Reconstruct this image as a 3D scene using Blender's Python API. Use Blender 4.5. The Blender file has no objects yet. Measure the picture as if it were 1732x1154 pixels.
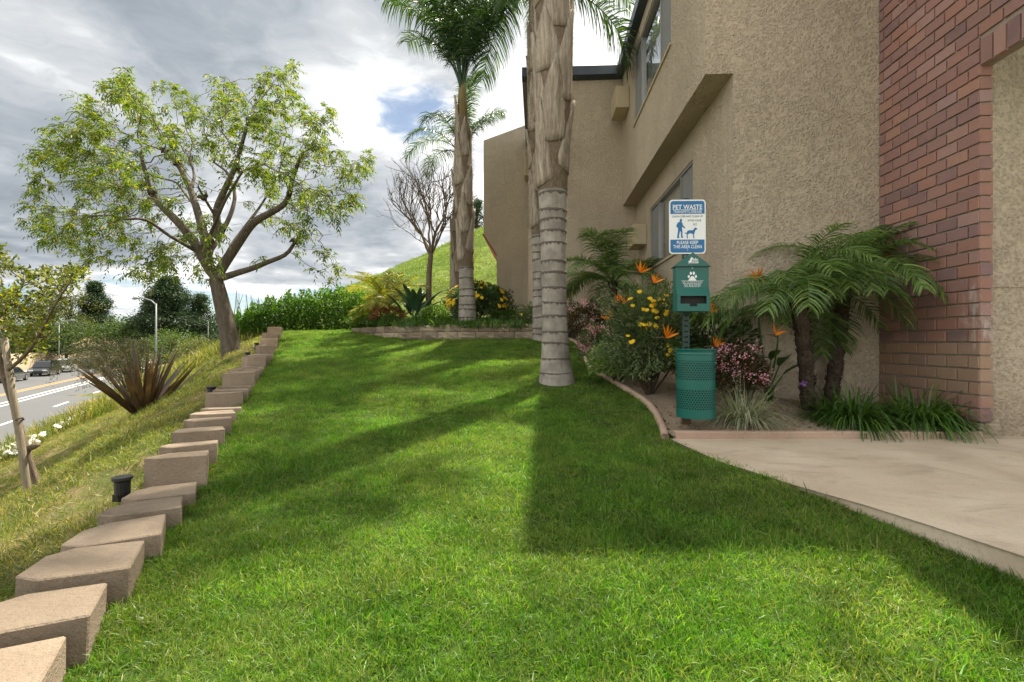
import bpy, bmesh, math, random
import numpy as np
from mathutils import Vector, Matrix
from math import sin, cos, radians as R, pi, atan2, sqrt
random.seed(7); rng = np.random.default_rng(7)
scn = bpy.context.scene
C = scn.collection

# ------------------------------------------------------------------ camera (eye = world origin, looking +Y, level)
FP = 800.0                                   # focal length in photo pixels (photo 1732 x 1154)
cam = bpy.data.cameras.new('camera'); camo = bpy.data.objects.new('camera', cam); C.objects.link(camo)
cam.sensor_width = 36.0; cam.lens = FP / 1732 * 36.0
cam.clip_start = 0.05; cam.clip_end = 6000
camo.location = (0, 0, 0); camo.rotation_euler = (R(90), 0, 0)
scn.camera = camo

# ------------------------------------------------------------------ sun and sky
SUN_AZ, SUN_EL = R(32.7), R(62.3)           # azimuth to the right of forward
sl = bpy.data.lights.new('sun', 'SUN'); so = bpy.data.objects.new('sun', sl); C.objects.link(so)
sl.energy = 5.0; sl.angle = R(0.7); sl.color = (1.0, 0.92, 0.78)
sdir = Vector((sin(SUN_AZ) * cos(SUN_EL), cos(SUN_AZ) * cos(SUN_EL), sin(SUN_EL)))
so.rotation_euler = sdir.to_track_quat('Z', 'Y').to_euler(); so.location = sdir * 60
scn.view_settings.view_transform = 'Standard'; scn.view_settings.look = 'None'
scn.view_settings.exposure = 1.4; scn.view_settings.gamma = 1.0
scn.view_settings.use_curve_mapping = False
scn.cycles.max_bounces = 7; scn.cycles.diffuse_bounces = 3; scn.cycles.adaptive_threshold = 0.02; scn.cycles.transparent_max_bounces = 12
scn.cycles.caustics_reflective = False; scn.cycles.caustics_refractive = False
try:
    scn.cycles.use_denoising = True
except Exception:
    pass

class G:
    """tiny node-graph helper"""
    def __init__(s, nt): s.nt = nt; nt.nodes.clear()
    def n(s, t, **kw):
        nd = s.nt.nodes.new(t)
        for k, v in kw.items(): setattr(nd, k, v)
        return nd
    def l(s, a, b): s.nt.links.new(a, b)
    def put(s, sock, v):
        if isinstance(v, bpy.types.NodeSocket): s.l(v, sock)
        else: sock.default_value = v
    def m(s, op, a, b=None, c=None, clamp=False):
        nd = s.n('ShaderNodeMath', operation=op, use_clamp=clamp)
        s.put(nd.inputs[0], a)
        if b is not None: s.put(nd.inputs[1], b)
        if c is not None: s.put(nd.inputs[2], c)
        return nd.outputs[0]
    def vm(s, op, a, b=None, scale=None):
        nd = s.n('ShaderNodeVectorMath', operation=op)
        s.put(nd.inputs[0], a)
        if b is not None: s.put(nd.inputs[1], b)
        if scale is not None: s.put(nd.inputs['Scale'], scale)
        return nd.outputs['Value'] if op in ('LENGTH', 'DOT_PRODUCT', 'DISTANCE') else nd.outputs[0]
    def noise(s, vec, scale, detail=4, rough=0.55, dist=0.0, ntype=None, lac=2.0):
        nd = s.n('ShaderNodeTexNoise')
        if ntype: nd.noise_type = ntype
        if vec is not None: s.l(vec, nd.inputs['Vector'])
        nd.inputs['Scale'].default_value = scale; nd.inputs['Detail'].default_value = detail
        nd.inputs['Roughness'].default_value = rough; nd.inputs['Distortion'].default_value = dist
        nd.inputs['Lacunarity'].default_value = lac
        return nd.outputs['Fac']
    def vor(s, vec, scale, feature='F1', rand=1.0, out='Distance'):
        nd = s.n('ShaderNodeTexVoronoi', feature=feature)
        if vec is not None: s.l(vec, nd.inputs['Vector'])
        nd.inputs['Scale'].default_value = scale; nd.inputs['Randomness'].default_value = rand
        return nd.outputs[out]
    def ramp(s, fac, stops, interp='LINEAR'):
        nd = s.n('ShaderNodeValToRGB'); nd.color_ramp.interpolation = interp
        e = nd.color_ramp.elements
        while len(e) < len(stops): e.new(0.5)
        for el, (p, c) in zip(e, stops):
            el.position = p; el.color = (*c, 1) if len(c) == 3 else c
        s.put(nd.inputs[0], fac)
        return nd.outputs[0]
    def mix(s, fac, a, b, blend='MIX'):
        nd = s.n('ShaderNodeMix', data_type='RGBA', blend_type=blend)
        s.put(nd.inputs[0], fac)
        for i, v in ((6, a), (7, b)):
            if isinstance(v, bpy.types.NodeSocket): s.l(v, nd.inputs[i])
            else: nd.inputs[i].default_value = (*v, 1) if len(v) == 3 else v
        return nd.outputs[2]
    def sstep(s, x, lo, hi):
        nd = s.n('ShaderNodeMapRange', interpolation_type='SMOOTHSTEP')
        s.put(nd.inputs[0], x); nd.inputs[1].default_value = lo; nd.inputs[2].default_value = hi
        return nd.outputs[0]
    def xyz(s, vec):
        nd = s.n('ShaderNodeSeparateXYZ'); s.l(vec, nd.inputs[0]); return nd.outputs
    def comb(s, x, y, z):
        nd = s.n('ShaderNodeCombineXYZ')
        for i, v in enumerate((x, y, z)): s.put(nd.inputs[i], v)
        return nd.outputs[0]

# sky: Nishita air with a broken deck of cumulus mixed over it by direction
w = bpy.data.worlds.new('World'); scn.world = w; w.use_nodes = True
g = G(w.node_tree)
sky = g.n('ShaderNodeTexSky', sky_type='NISHITA'); sky.sun_disc = False
sky.sun_elevation = SUN_EL; sky.sun_rotation = SUN_AZ; sky.altitude = 200; sky.air_density = 1.0; sky.dust_density = 0.3; sky.ozone_density = 2.0
tc = g.n('ShaderNodeTexCoord'); d = tc.outputs['Generated']
dx, dy, dz = g.xyz(d)
h = g.m('ADD', g.m('MAXIMUM', dz, 0.0), 0.16)
cx = g.m('DIVIDE', dx, h); cy = g.m('DIVIDE', dy, h)
pv = g.comb(cx, cy, 0.0)
wn = g.n('ShaderNodeTexNoise'); g.l(pv, wn.inputs['Vector']); wn.inputs['Scale'].default_value = 0.9; wn.inputs['Detail'].default_value = 4; wn.inputs['Roughness'].default_value = 0.64
wv = g.vm('SUBTRACT', wn.outputs['Color'], (0.5, 0.5, 0.5))
dw = g.vm('ADD', d, g.vm('SCALE', wv, scale=0.50))
p1 = g.vm('ADD', g.vm('ADD', pv, (3.1, 7.4, 0.0)), g.vm('SCALE', wv, scale=0.5))
big = g.noise(p1, 0.85, 7, 0.5, 0.0)
def lobe(px, py, rad, v=None):
    """soft patch of the deck around a direction, edges broken up by the cloud noise"""
    v = Vector(((px - 866) / FP, 1.0, (577 - py) / FP)).normalized()
    return g.m('SUBTRACT', 1.0, g.sstep(g.vm('DISTANCE', dw, tuple(v)), rad * 0.15, rad))
def total(ts):
    r = None
    for px, py, rad, k in ts:
        t = g.m('MULTIPLY', lobe(px, py, rad), k); r = t if r is None else g.m('ADD', r, t)
    return r
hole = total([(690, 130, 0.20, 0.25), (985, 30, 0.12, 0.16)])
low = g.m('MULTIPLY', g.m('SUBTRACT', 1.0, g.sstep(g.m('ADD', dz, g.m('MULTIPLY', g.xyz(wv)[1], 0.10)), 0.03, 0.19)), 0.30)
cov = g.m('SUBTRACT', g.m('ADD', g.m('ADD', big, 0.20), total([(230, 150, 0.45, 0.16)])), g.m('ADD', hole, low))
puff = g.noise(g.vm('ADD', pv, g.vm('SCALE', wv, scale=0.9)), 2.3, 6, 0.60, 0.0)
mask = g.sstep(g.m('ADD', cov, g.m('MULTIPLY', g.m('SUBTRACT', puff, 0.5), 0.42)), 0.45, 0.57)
tone = g.m('ADD', g.m('MULTIPLY_ADD', g.m('SUBTRACT', big, 0.5), -0.7, 0.86), g.m('MULTIPLY', g.m('SUBTRACT', puff, 0.5), 1.05))  # base tone raised so the deck outside the view lifts the shade
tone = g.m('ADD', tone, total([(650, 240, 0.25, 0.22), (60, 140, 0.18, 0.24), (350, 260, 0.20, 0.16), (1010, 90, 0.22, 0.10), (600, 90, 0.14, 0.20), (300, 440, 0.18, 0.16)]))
tone = g.m('SUBTRACT', tone, total([(500, 250, 1.0, 0.17), (280, 0, 0.60, 0.46), (30, 290, 0.26, 0.30), (600, 390, 0.24, 0.22), (150, 300, 0.3, 0.08)]))  # lobes hold the clouds in view darker than the rest of the deck
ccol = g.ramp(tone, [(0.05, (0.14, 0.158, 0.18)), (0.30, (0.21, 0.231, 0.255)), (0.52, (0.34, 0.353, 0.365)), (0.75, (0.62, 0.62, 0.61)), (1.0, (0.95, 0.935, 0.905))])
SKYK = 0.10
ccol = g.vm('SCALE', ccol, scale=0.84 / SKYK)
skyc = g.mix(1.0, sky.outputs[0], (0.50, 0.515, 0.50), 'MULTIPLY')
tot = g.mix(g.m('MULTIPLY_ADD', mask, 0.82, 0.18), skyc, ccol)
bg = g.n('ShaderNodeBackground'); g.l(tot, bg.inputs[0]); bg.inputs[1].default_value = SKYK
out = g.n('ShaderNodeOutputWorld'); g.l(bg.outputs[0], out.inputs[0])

# ------------------------------------------------------------------ helpers
def U(px, py, D):
    return np.array([(px - 866) / FP * D, D, (577 - py) / FP * D])

class MB:
    def __init__(s): s.V = []; s.Fc = []; s.n = 0
    def add(s, verts, faces):
        verts = np.asarray(verts, float).reshape(-1, 3)
        fa = np.asarray(faces, int) if not isinstance(faces, list) or len({len(f) for f in faces}) == 1 else None
        if fa is not None: s.Fc.append(fa + s.n)
        else:
            for f in faces: s.Fc.append(np.asarray([f], int) + s.n)
        s.V.append(verts); s.n += len(verts); return s
    def box(s, a, b, M=None):
        x0, y0, z0 = a; x1, y1, z1 = b
        v = np.array([(x0,y0,z0),(x1,y0,z0),(x1,y1,z0),(x0,y1,z0),(x0,y0,z1),(x1,y0,z1),(x1,y1,z1),(x0,y1,z1)], float)
        if M is not None: v = v @ np.array(M.to_3x3()).T + np.array(M.translation)
        return s.add(v, [(0,3,2,1),(4,5,6,7),(0,1,5,4),(1,2,6,5),(2,3,7,6),(3,0,4,7)])
    def prism(s, poly, axis, a, b):
        """poly: 2D outline; extruded along axis 0/1/2 from a to b"""
        k = len(poly); v = []
        for t in (a, b):
            for p in poly:
                q = [0, 0, 0]; r = [i for i in range(3) if i != axis]
                q[r[0]], q[r[1]] = p; q[axis] = t; v.append(q)
        f = [tuple(range(k)), tuple(range(2 * k - 1, k - 1, -1))] + [(i, (i + 1) % k + 0, (i + 1) % k + k, i + k) for i in range(k)]
        return s.add(v, f)
    def tube(s, pts, rad, n=8, cap=True):
        pts = np.asarray(pts, float); m = len(pts)
        rad = np.broadcast_to(np.asarray(rad, float), (m,))
        t = np.gradient(pts, axis=0); t /= np.linalg.norm(t, axis=1, keepdims=True) + 1e-9
        ref = np.array([0.0, 0, 1]) if abs(t[:, 2]).mean() < 0.8 else np.array([1.0, 0, 0])
        u = np.cross(t, ref); u /= np.linalg.norm(u, axis=1, keepdims=True) + 1e-9
        w_ = np.cross(t, u)
        a = np.arange(n) * 2 * pi / n
        v = pts[:, None] + rad[:, None, None] * (np.cos(a)[None, :, None] * u[:, None] + np.sin(a)[None, :, None] * w_[:, None])
        i = np.arange(m - 1)[:, None]; j = np.arange(n)[None]
        f = np.stack([i * n + j, i * n + (j + 1) % n, (i + 1) * n + (j + 1) % n, (i + 1) * n + j], -1).reshape(-1, 4)
        base = s.n; s.add(v.reshape(-1, 3), f)
        if cap:
            s.Fc.append(np.array([list(range(n))[::-1]]) + base); s.Fc.append(np.array([list(range(n))]) + base + (m - 1) * n)
        return s
    def lathe(s, prof, n=24, c=(0, 0, 0), cap=False):
        """prof: (r, z) list"""
        a = np.arange(n) * 2 * pi / n; m = len(prof)
        v = np.array([[(c[0] + r * cos(t), c[1] + r * sin(t), c[2] + z) for t in a] for r, z in prof]).reshape(-1, 3)
        i = np.arange(m - 1)[:, None]; j = np.arange(n)[None]
        f = np.stack([i * n + j, i * n + (j + 1) % n, (i + 1) * n + (j + 1) % n, (i + 1) * n + j], -1).reshape(-1, 4)
        b0 = s.n; s.add(v, f)
        if cap:
            s.Fc.append(np.array([list(range(n))[::-1]]) + b0); s.Fc.append(np.array([list(range(n))]) + b0 + (m - 1) * n)
        return s
    def mesh(s, name, mat=None, smooth=False):
        me = bpy.data.meshes.new(name)
        V = np.concatenate(s.V) if s.V else np.zeros((0, 3))
        me.vertices.add(len(V)); me.vertices.foreach_set('co', V.ravel())
        lt = np.concatenate([np.full(len(f), f.shape[1]) for f in s.Fc]); li = np.concatenate([f.ravel() for f in s.Fc])
        me.loops.add(len(li)); me.loops.foreach_set('vertex_index', li.astype(np.int32))
        me.polygons.add(len(lt)); me.polygons.foreach_set('loop_start', np.concatenate([[0], np.cumsum(lt)[:-1]]).astype(np.int32))
        try: me.polygons.foreach_set('loop_total', lt.astype(np.int32))
        except Exception: pass
        me.polygons.foreach_set('use_smooth', np.full(len(lt), bool(smooth)))
        me.update(calc_edges=True); me.validate()
        if mat: me.materials.append(mat)
        return me
    def build(s, name, mat, parent=None, smooth=False):
        return link(name, s.mesh(name, mat, smooth), parent)

def link(name, data, parent=None, loc=None, rz=None):
    o = bpy.data.objects.new(name, data); C.objects.link(o)
    if parent is not None: o.parent = parent
    if loc is not None: o.location = loc
    if rz is not None: o.rotation_euler = (0, 0, rz)
    return o
def tag(o, label, cat, group=None):
    o['label'] = label; o['category'] = cat
    if group: o['group'] = group
    return o
def thing(name, label, cat, loc=(0, 0, 0), rz=0, group=None):
    return tag(link(name, None, None, loc, rz), label, cat, group)
def struct(o): o['kind'] = 'structure'; return o
def stuff(o): o['kind'] = 'stuff'; return o
def bevel(o, wd, seg=2):
    m = o.modifiers.new('bevel', 'BEVEL'); m.width = wd; m.segments = seg; m.limit_method = 'ANGLE'; m.angle_limit = R(40)
    return o

# ------------------------------------------------------------------ materials
def mat(name):
    m = bpy.data.materials.new(name); m.use_nodes = True
    g = G(m.node_tree); o = g.n('ShaderNodeOutputMaterial'); b = g.n('ShaderNodeBsdfPrincipled'); g.l(b.outputs[0], o.inputs[0])
    return m, g, b, o
def bump(g, b, height, strength=0.5, dist=0.01):
    bp = g.n('ShaderNodeBump'); bp.inputs['Strength'].default_value = strength; bp.inputs['Distance'].default_value = dist
    g.l(height, bp.inputs['Height']); g.l(bp.outputs[0], b.inputs['Normal']); return bp
def pos(g): return g.n('ShaderNodeNewGeometry').outputs['Position']
def objc(g): return g.n('ShaderNodeTexCoord').outputs['Object']
def simple(name, col, rough=0.6, metal=0.0, var=0.12, vs=6.0, bs=0.0, bscale=60):
    m, g, b, o = mat(name)
    nz = g.noise(objc(g), vs, 5, 0.6)
    c = g.mix(nz, tuple(x * (1 - var) for x in col), tuple(min(1, x * (1 + var)) for x in col))
    g.l(c, b.inputs['Base Color']); b.inputs['Roughness'].default_value = rough; b.inputs['Metallic'].default_value = metal
    if bs: bump(g, b, g.noise(objc(g), bscale, 4, 0.6), bs, 0.004)
    return m
def leafmat(name, stops, transl=0.45, rough=0.5, tboost=1.5, spec=0.35, patch=0.0):
    """per-leaf colour from the leaf's own island; light passes through"""
    m, g, b, o = mat(name)
    ge = g.n('ShaderNodeNewGeometry'); ri = ge.outputs['Random Per Island']
    col = g.ramp(ri, stops)
    oi = g.n('ShaderNodeObjectInfo').outputs['Random']
    hs = g.n('ShaderNodeHueSaturation'); g.l(col, hs.inputs['Color']); g.l(g.m('MULTIPLY_ADD', oi, 0.35, 0.83), hs.inputs['Value'])
    col = hs.outputs[0]
    g.l(col, b.inputs['Base Color']); b.inputs['Roughness'].default_value = rough; b.inputs['Specular IOR Level'].default_value = spec
    tr = g.n('ShaderNodeBsdfTranslucent')
    tc_ = g.mix(1.0, col, (tboost * 1.05, tboost, tboost * 0.45), 'MULTIPLY'); g.l(tc_, tr.inputs[0])
    mx = g.n('ShaderNodeMixShader'); mx.inputs[0].default_value = transl
    g.l(b.outputs[0], mx.inputs[1]); g.l(tr.outputs[0], mx.inputs[2]); g.l(mx.outputs[0], o.inputs[0])
    return m

# stucco: trowelled lace texture, knocked-down ridges
def stucco(name, col):
    m, g, b, o = mat(name)
    p = objc(g)
    n1 = g.noise(p, 46, 4, 0.60, 0.0); n2 = g.noise(p, 8, 4, 0.6, 0.9); v1 = g.vor(g.vm('ADD', p, g.vm('SCALE', g.n('ShaderNodeTexNoise').outputs['Color'], scale=0.0)), 34, 'F1')
    flat_ = g.sstep(n2, 0.52, 0.64)                       # trowelled patches between the dashes
    dash = g.sstep(n1, 0.32, 0.70)
    plate = dash
    hgt = g.m('ADD', g.m('MULTIPLY', g.m('MULTIPLY', dash, g.m('SUBTRACT', 1.0, v1)), g.m('SUBTRACT', 1.0, g.m('MULTIPLY', flat_, 0.6))), g.m('MULTIPLY', g.noise(p, 160, 3, 0.7), 0.18))
    hgt = g.m('ADD', hgt, g.m('MULTIPLY', n2, 0.35))
    bump(g, b, hgt, 1.0, 0.019)
    st = g.noise(p, 0.9, 5, 0.65)
    x, y, z = g.xyz(p)
    streak = g.noise(g.comb(g.m('MULTIPLY', g.m('ADD', x, y), 5.0), 0.0, g.m('MULTIPLY', z, 0.35)), 1.0, 4, 0.6)
    c = g.mix(g.sstep(st, 0.3, 0.75), tuple(v * 0.88 for v in col), tuple(v * 1.07 for v in col))
    c = g.mix(g.m('MULTIPLY', g.sstep(streak, 0.48, 0.8), 0.34), c, tuple(v * 0.55 for v in col))
    grime = g.m('MULTIPLY', g.m('SUBTRACT', 1.0, g.sstep(g.m('ADD', z, g.m('MULTIPLY', st, 0.6)), -0.45, 0.25)), 0.45)      # splash-back soil on the foot of the wall
    c = g.mix(grime, c, (0.20, 0.155, 0.105))
    c = g.mix(g.m('MULTIPLY', g.m('SUBTRACT', 1.0, plate), 0.10), c, tuple(v * 0.7 for v in col))
    g.l(c, b.inputs['Base Color']); b.inputs['Roughness'].default_value = 0.92; b.inputs['Specular IOR Level'].default_value = 0.15
    return m
STUCCO = (0.515, 0.43, 0.325)
M = {}
M['stucco'] = stucco('stucco', STUCCO)

def brickmat():
    m, g, b, o = mat('brick')
    oi = g.n('ShaderNodeObjectInfo').outputs['Random']
    base = g.ramp(oi, [(0.0, (0.175, 0.115, 0.115)), (0.2, (0.285, 0.160, 0.138)), (0.42, (0.32, 0.165, 0.122)), (0.6, (0.225, 0.140, 0.138)), (0.85, (0.34, 0.19, 0.14)), (1.0, (0.31, 0.205, 0.195))])
    p = pos(g)
    n1 = g.noise(p, 9, 5, 0.65); n2 = g.noise(p, 60, 4, 0.7)
    c = g.mix(g.m('MULTIPLY', g.sstep(n1, 0.4, 0.75), 0.55), base, (0.30, 0.17, 0.14))
    c = g.mix(g.m('MULTIPLY', g.sstep(n2, 0.58, 0.72), 0.55), c, (0.10, 0.062, 0.05))
    x, y, z = g.xyz(p)
    wash = g.m('SUBTRACT', 1.0, g.sstep(g.m('ADD', z, g.m('MULTIPLY', n1, 0.18)), 0.02, 0.16))        # wall-paint overspray on the low courses
    low = g.sstep(g.m('ADD', z, g.m('MULTIPLY', n1, 0.1)), -0.52, -0.30)
    c = g.mix(g.m('MULTIPLY', g.m('MULTIPLY', wash, low), 0.6), c, (0.33, 0.235, 0.145))
    yb = g.m('ADD', g.m('MULTIPLY', x, 0.055), y)                # lime bloom running down the pier's front corner
    bl = g.m('MULTIPLY', g.m('SUBTRACT', 1.0, g.sstep(yb, 3.98, 4.14)), g.m('MULTIPLY', g.sstep(z, -0.12, 0.0), g.m('SUBTRACT', 1.0, g.sstep(z, 0.38, 0.55))))
    c = g.mix(g.m('MULTIPLY', bl, g.m('MULTIPLY', g.sstep(g.noise(g.vm('MULTIPLY', p, (1, 1, .4)), 14, 5, .7, .5), .50, .66), .7)), c, (0.46, 0.40, 0.35))
    g.l(c, b.inputs['Base Color']); b.inputs['Roughness'].default_value = 0.85; b.inputs['Specular IOR Level'].default_value = 0.2
    bump(g, b, g.m('ADD', g.m('MULTIPLY', n2, 0.7), n1), 0.7, 0.006)
    return m
M['brick'] = brickmat()
M['mortar'] = simple('mortar', (0.27, 0.22, 0.18), 0.95, 0, 0.2, 20, 0.6, 120)
M['fascia'] = simple('fascia_paint', (0.028, 0.042, 0.055), 0.35, 0, 0.1)
M['redtrim'] = simple('red_trim', (0.28, 0.05, 0.04), 0.6)
M['alu'] = simple('window_aluminium', (0.34, 0.33, 0.31), 0.4, 0.6)
M['acbeige'] = simple('beige_cover', (0.46, 0.38, 0.25), 0.7)
M['curtain'] = simple('curtain', (0.72, 0.71, 0.66), 0.9, 0, 0.1, 3)
M['screen'] = simple('insect_screen', (0.20, 0.205, 0.205), 0.8)
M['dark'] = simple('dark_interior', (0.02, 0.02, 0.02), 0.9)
def glass():
    m, g, b, o = mat('window_glass')
    gl = g.n('ShaderNodeBsdfGlossy'); gl.inputs['Roughness'].default_value = 0.01; gl.inputs[0].default_value = (0.9, 0.95, 1, 1)
    tr = g.n('ShaderNodeBsdfTransparent'); tr.inputs[0].default_value = (0.92, 0.95, 0.94, 1)
    fr = g.n('ShaderNodeFresnel'); fr.inputs[0].default_value = 1.75
    f2 = g.m('ADD', g.m('MULTIPLY', fr.outputs[0], 1.25), 0.07, clamp=True)
    mx = g.n('ShaderNodeMixShader'); g.l(f2, mx.inputs[0]); g.l(tr.outputs[0], mx.inputs[1]); g.l(gl.outputs[0], mx.inputs[2]); g.l(mx.outputs[0], o.inputs[0])
    return m
M['glass'] = glass()
def concrete(name, c1, c2, bs=0.4, stain=0.3, shift=0.0, bd=0.006):
    m, g, b, o = mat(name)
    p = pos(g)
    n1 = g.noise(p, 1.3, 6, 0.6, 0.4); n2 = g.noise(p, 70, 5, 0.7); n3 = g.vor(p, 190)
    c = g.mix(g.sstep(n1, 0.35, 0.7), c1, c2)
    blot = g.noise(g.vm('MULTIPLY', p, (1.0, 2.3, 1.0)), 2.6, 6, 0.65, 0.8)
    c = g.mix(g.m('MULTIPLY', g.sstep(blot, 0.5, 0.72), stain), c, tuple(v * 0.5 for v in c1))
    c = g.mix(g.m('MULTIPLY', g.sstep(n2, 0.5, 0.75), 0.4), c, tuple(v * 0.5 for v in c1))
    c = g.mix(g.m('MULTIPLY', g.m('SUBTRACT', 1.0, g.sstep(n3, 0.02, 0.10)), 0.45), c, tuple(min(1, v * 1.5) for v in c2))
    if shift:
        oi = g.n('ShaderNodeObjectInfo').outputs['Random']
        hs = g.n('ShaderNodeHueSaturation'); g.l(c, hs.inputs['Color']); g.l(g.m('MULTIPLY_ADD', oi, shift, 1 - shift / 2), hs.inputs['Value']); c = hs.outputs[0]
    g.l(c, b.inputs['Base Color']); b.inputs['Roughness'].default_value = 0.88; b.inputs['Specular IOR Level'].default_value = 0.25
    bump(g, b, g.m('ADD', n2, g.m('MULTIPLY', n1, 0.6)), bs, bd)
    return m
M['slab'] = concrete('path_concrete', (0.43, 0.345, 0.25), (0.55, 0.46, 0.35), 0.5, 0.42)
M['block'] = concrete('edging_block', (0.215, 0.166, 0.118), (0.305, 0.240, 0.175), 1.0, 0.5, 0.3, 0.012)
M['wallblock'] = concrete('retaining_block', (0.20, 0.155, 0.11), (0.33, 0.265, 0.19), 0.9, 0.5, 0.55)
M['edging'] = concrete('bed_edging', (0.36, 0.25, 0.185), (0.47, 0.345, 0.26), 0.4, 0.3)
def soilmat():
    m, g, b, o = mat('bed_soil')
    p = pos(g); n1 = g.noise(p, 3, 6, 0.7); n2 = g.noise(p, 55, 5, 0.75)
    c = g.mix(n1, (0.20, 0.148, 0.098), (0.34, 0.265, 0.185)); c = g.mix(g.sstep(n2, 0.45, 0.7), c, (0.42, 0.345, 0.25))
    g.l(c, b.inputs['Base Color']); b.inputs['Roughness'].default_value = 0.95
    bump(g, b, g.m('ADD', n2, n1), 1.0, 0.02); return m
M['soil'] = soilmat()
def groundmat():
    """thatch and soil under the grass; drier on the bank left of the block row, plain earth beyond the road"""
    m, g, b, o = mat('ground')
    p = pos(g); x, y, z = g.xyz(p)
    n1 = g.noise(p, 0.9, 6, 0.65, 0.5); n2 = g.noise(p, 25, 5, 0.7)
    lawn = g.mix(n2, (0.026, 0.048, 0.009), (0.062, 0.10, 0.018))
    dry = g.mix(g.sstep(n1, 0.42, 0.62), (0.075, 0.105, 0.022), (0.25, 0.185, 0.09)); dry = g.mix(g.m('MULTIPLY', n2, 0.5), dry, (0.12, 0.085, 0.04))
    side = g.m('ADD', g.m('ADD', x, 0.557), g.m('MULTIPLY', y, 0.44))     # < 0 left of the block row
    c = g.mix(g.sstep(side, -0.25, 0.05), dry, lawn)
    g.l(c, b.inputs['Base Color']); b.inputs['Roughness'].default_value = 0.95; b.inputs['Specular IOR Level'].default_value = 0.1
    bump(g, b, n2, 1.0, 0.03); return m
M['ground'] = groundmat()
def hillmat():
    m, g, b, o = mat('hill_grass')
    p = pos(g); n1 = g.noise(p, 0.16, 7, 0.62, 0.4); n2 = g.noise(p, 3.0, 6, 0.75); n3 = g.vor(p, 1.6)
    c = g.mix(g.sstep(n1, 0.35, 0.68), (0.085, 0.135, 0.022), (0.20, 0.235, 0.06))
    c = g.mix(g.m('MULTIPLY', g.sstep(n2, 0.5, 0.75), 0.6), c, (0.28, 0.29, 0.10))
    c = g.mix(g.m('MULTIPLY', g.m('SUBTRACT', 1.0, g.sstep(n3, 0.05, 0.4)), 0.35), c, (0.055, 0.095, 0.016))
    g.l(c, b.inputs['Base Color']); b.inputs['Roughness'].default_value = 0.95; b.inputs['Specular IOR Level'].default_value = 0.05
    bump(g, b, g.m('ADD', n2, n1), 1.0, 0.3); return m
M['hill'] = hillmat()
def asphalt():
    m, g, b, o = mat('asphalt')
    p = pos(g); n1 = g.noise(p, 0.35, 6, 0.65); n2 = g.noise(p, 40, 4, 0.7)
    c = g.mix(n1, (0.060, 0.062, 0.064), (0.095, 0.096, 0.096)); c = g.mix(g.m('MULTIPLY', n2, 0.3), c, (0.07, 0.07, 0.07))
    g.l(c, b.inputs['Base Color']); b.inputs['Roughness'].default_value = 0.85; bump(g, b, n2, 0.3, 0.005); return m
M['asphalt'] = asphalt()
M['white_line'] = simple('road_paint_white', (0.75, 0.74, 0.70), 0.7, 0, 0.2, 3)
M['yellow_line'] = simple('road_paint_yellow', (0.50, 0.25, 0.06), 0.7, 0, 0.2, 3)
M['kerb'] = simple('kerb_concrete', (0.42, 0.39, 0.34), 0.9, 0, 0.2, 2)
M['yardwall'] = simple('garden_wall_paint', (0.42, 0.33, 0.23), 0.9, 0, 0.15, 2)
# ------------------------------------------------------------------ terrain
ROW_X = lambda D: -1.14 - 0.44 * (D - 1.28) - .05 * np.exp(-np.maximum(D - 1.3, 0) / 1.6)          # right-hand face of the edging-block row
ROW_G = ([-2, 1.3, 2.0, 2.75, 3.3, 4.2, 4.6, 5.5, 7.2, 9.2, 9.8, 12.5, 16, 40], [-.91, -.89, -.865, -.84, -.75, -.645, -.61, -.51, -.40, -.235, -.13, .2, .3, .3])
ctrl = [(1.24, 3.66, -.775), (1.32, 3.01, -.775), (1.51, 2.48, -.78), (1.65, 2.19, -.815), (1.72, 1.95, -.84), (1.81, 1.67, -.86), (2.0, .8, -.9), (2.1, -1, -.95),
        (0, 1.3, -.9), (0, -1, -.98), (-1, -1, -1.0), (.545, 5.83, -.50), (.5, 8.8, .02), (-1.4, 9.3, .0), (-2.0, 9.8, .03), (-4.0, 11.8, .2), (-3.6, 13.5, .3), (-6, 15, .3),
        (2.3, 4.6, -.62), (3.0, 4.55, -.66), (3.4, 3.75, -.72), (2.4, 3.75, -.735), (1.7, 3.75, -.745), (1.75, 6.2, -.40), (1.95, 9.3, .05), (1.0, 9.6, .08), (0, 10.5, .25), (4, 10, .1), (5, 5, -.7), (5, 0, -.95), (4, 14, .5), (0, 16, .6)]
for D in (-1.5, 0, 1.3, 2, 2.75, 3.3, 4.2, 4.9, 5.6, 7.2, 9.2, 10, 12.5, 14):
    ctrl.append((ROW_X(D) + .02, D, float(np.interp(D, *ROW_G))))
ctrl = np.array(ctrl, float)
def _tps(r): return np.where(r > 1e-9, r * r * np.log(r + 1e-12), 0)
_K = _tps(np.linalg.norm(ctrl[:, None, :2] - ctrl[None, :, :2], axis=-1)) + np.eye(len(ctrl)) * 0.02
_P = np.c_[np.ones(len(ctrl)), ctrl[:, :2]]
_A = np.block([[_K, _P], [_P.T, np.zeros((3, 3))]])
_s = np.linalg.solve(_A, np.r_[ctrl[:, 2], 0, 0, 0])
def z_lawn(x, y):
    x = np.asarray(x, float); y = np.asarray(y, float)
    q = np.stack([np.clip(x, -9, 6), np.clip(y, -2, 17)], -1)
    o = np.zeros(q.shape[:-1])
    for (a, b, _), k in zip(ctrl, _s): o += k * _tps(np.hypot(q[..., 0] - a, q[..., 1] - b))
    return o + _s[-3] + _s[-2] * q[..., 0] + _s[-1] * q[..., 1]
ROAD_P = np.array([-17.5, 16.0]); ROAD_D = np.array([-.49, .872]); ROAD_N = np.array([.872, .49]); ROAD_Z = -4.0
def road_q(x, y): return (np.asarray(x) - ROAD_P[0]) * ROAD_N[0] + (np.asarray(y) - ROAD_P[1]) * ROAD_N[1]
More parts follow.
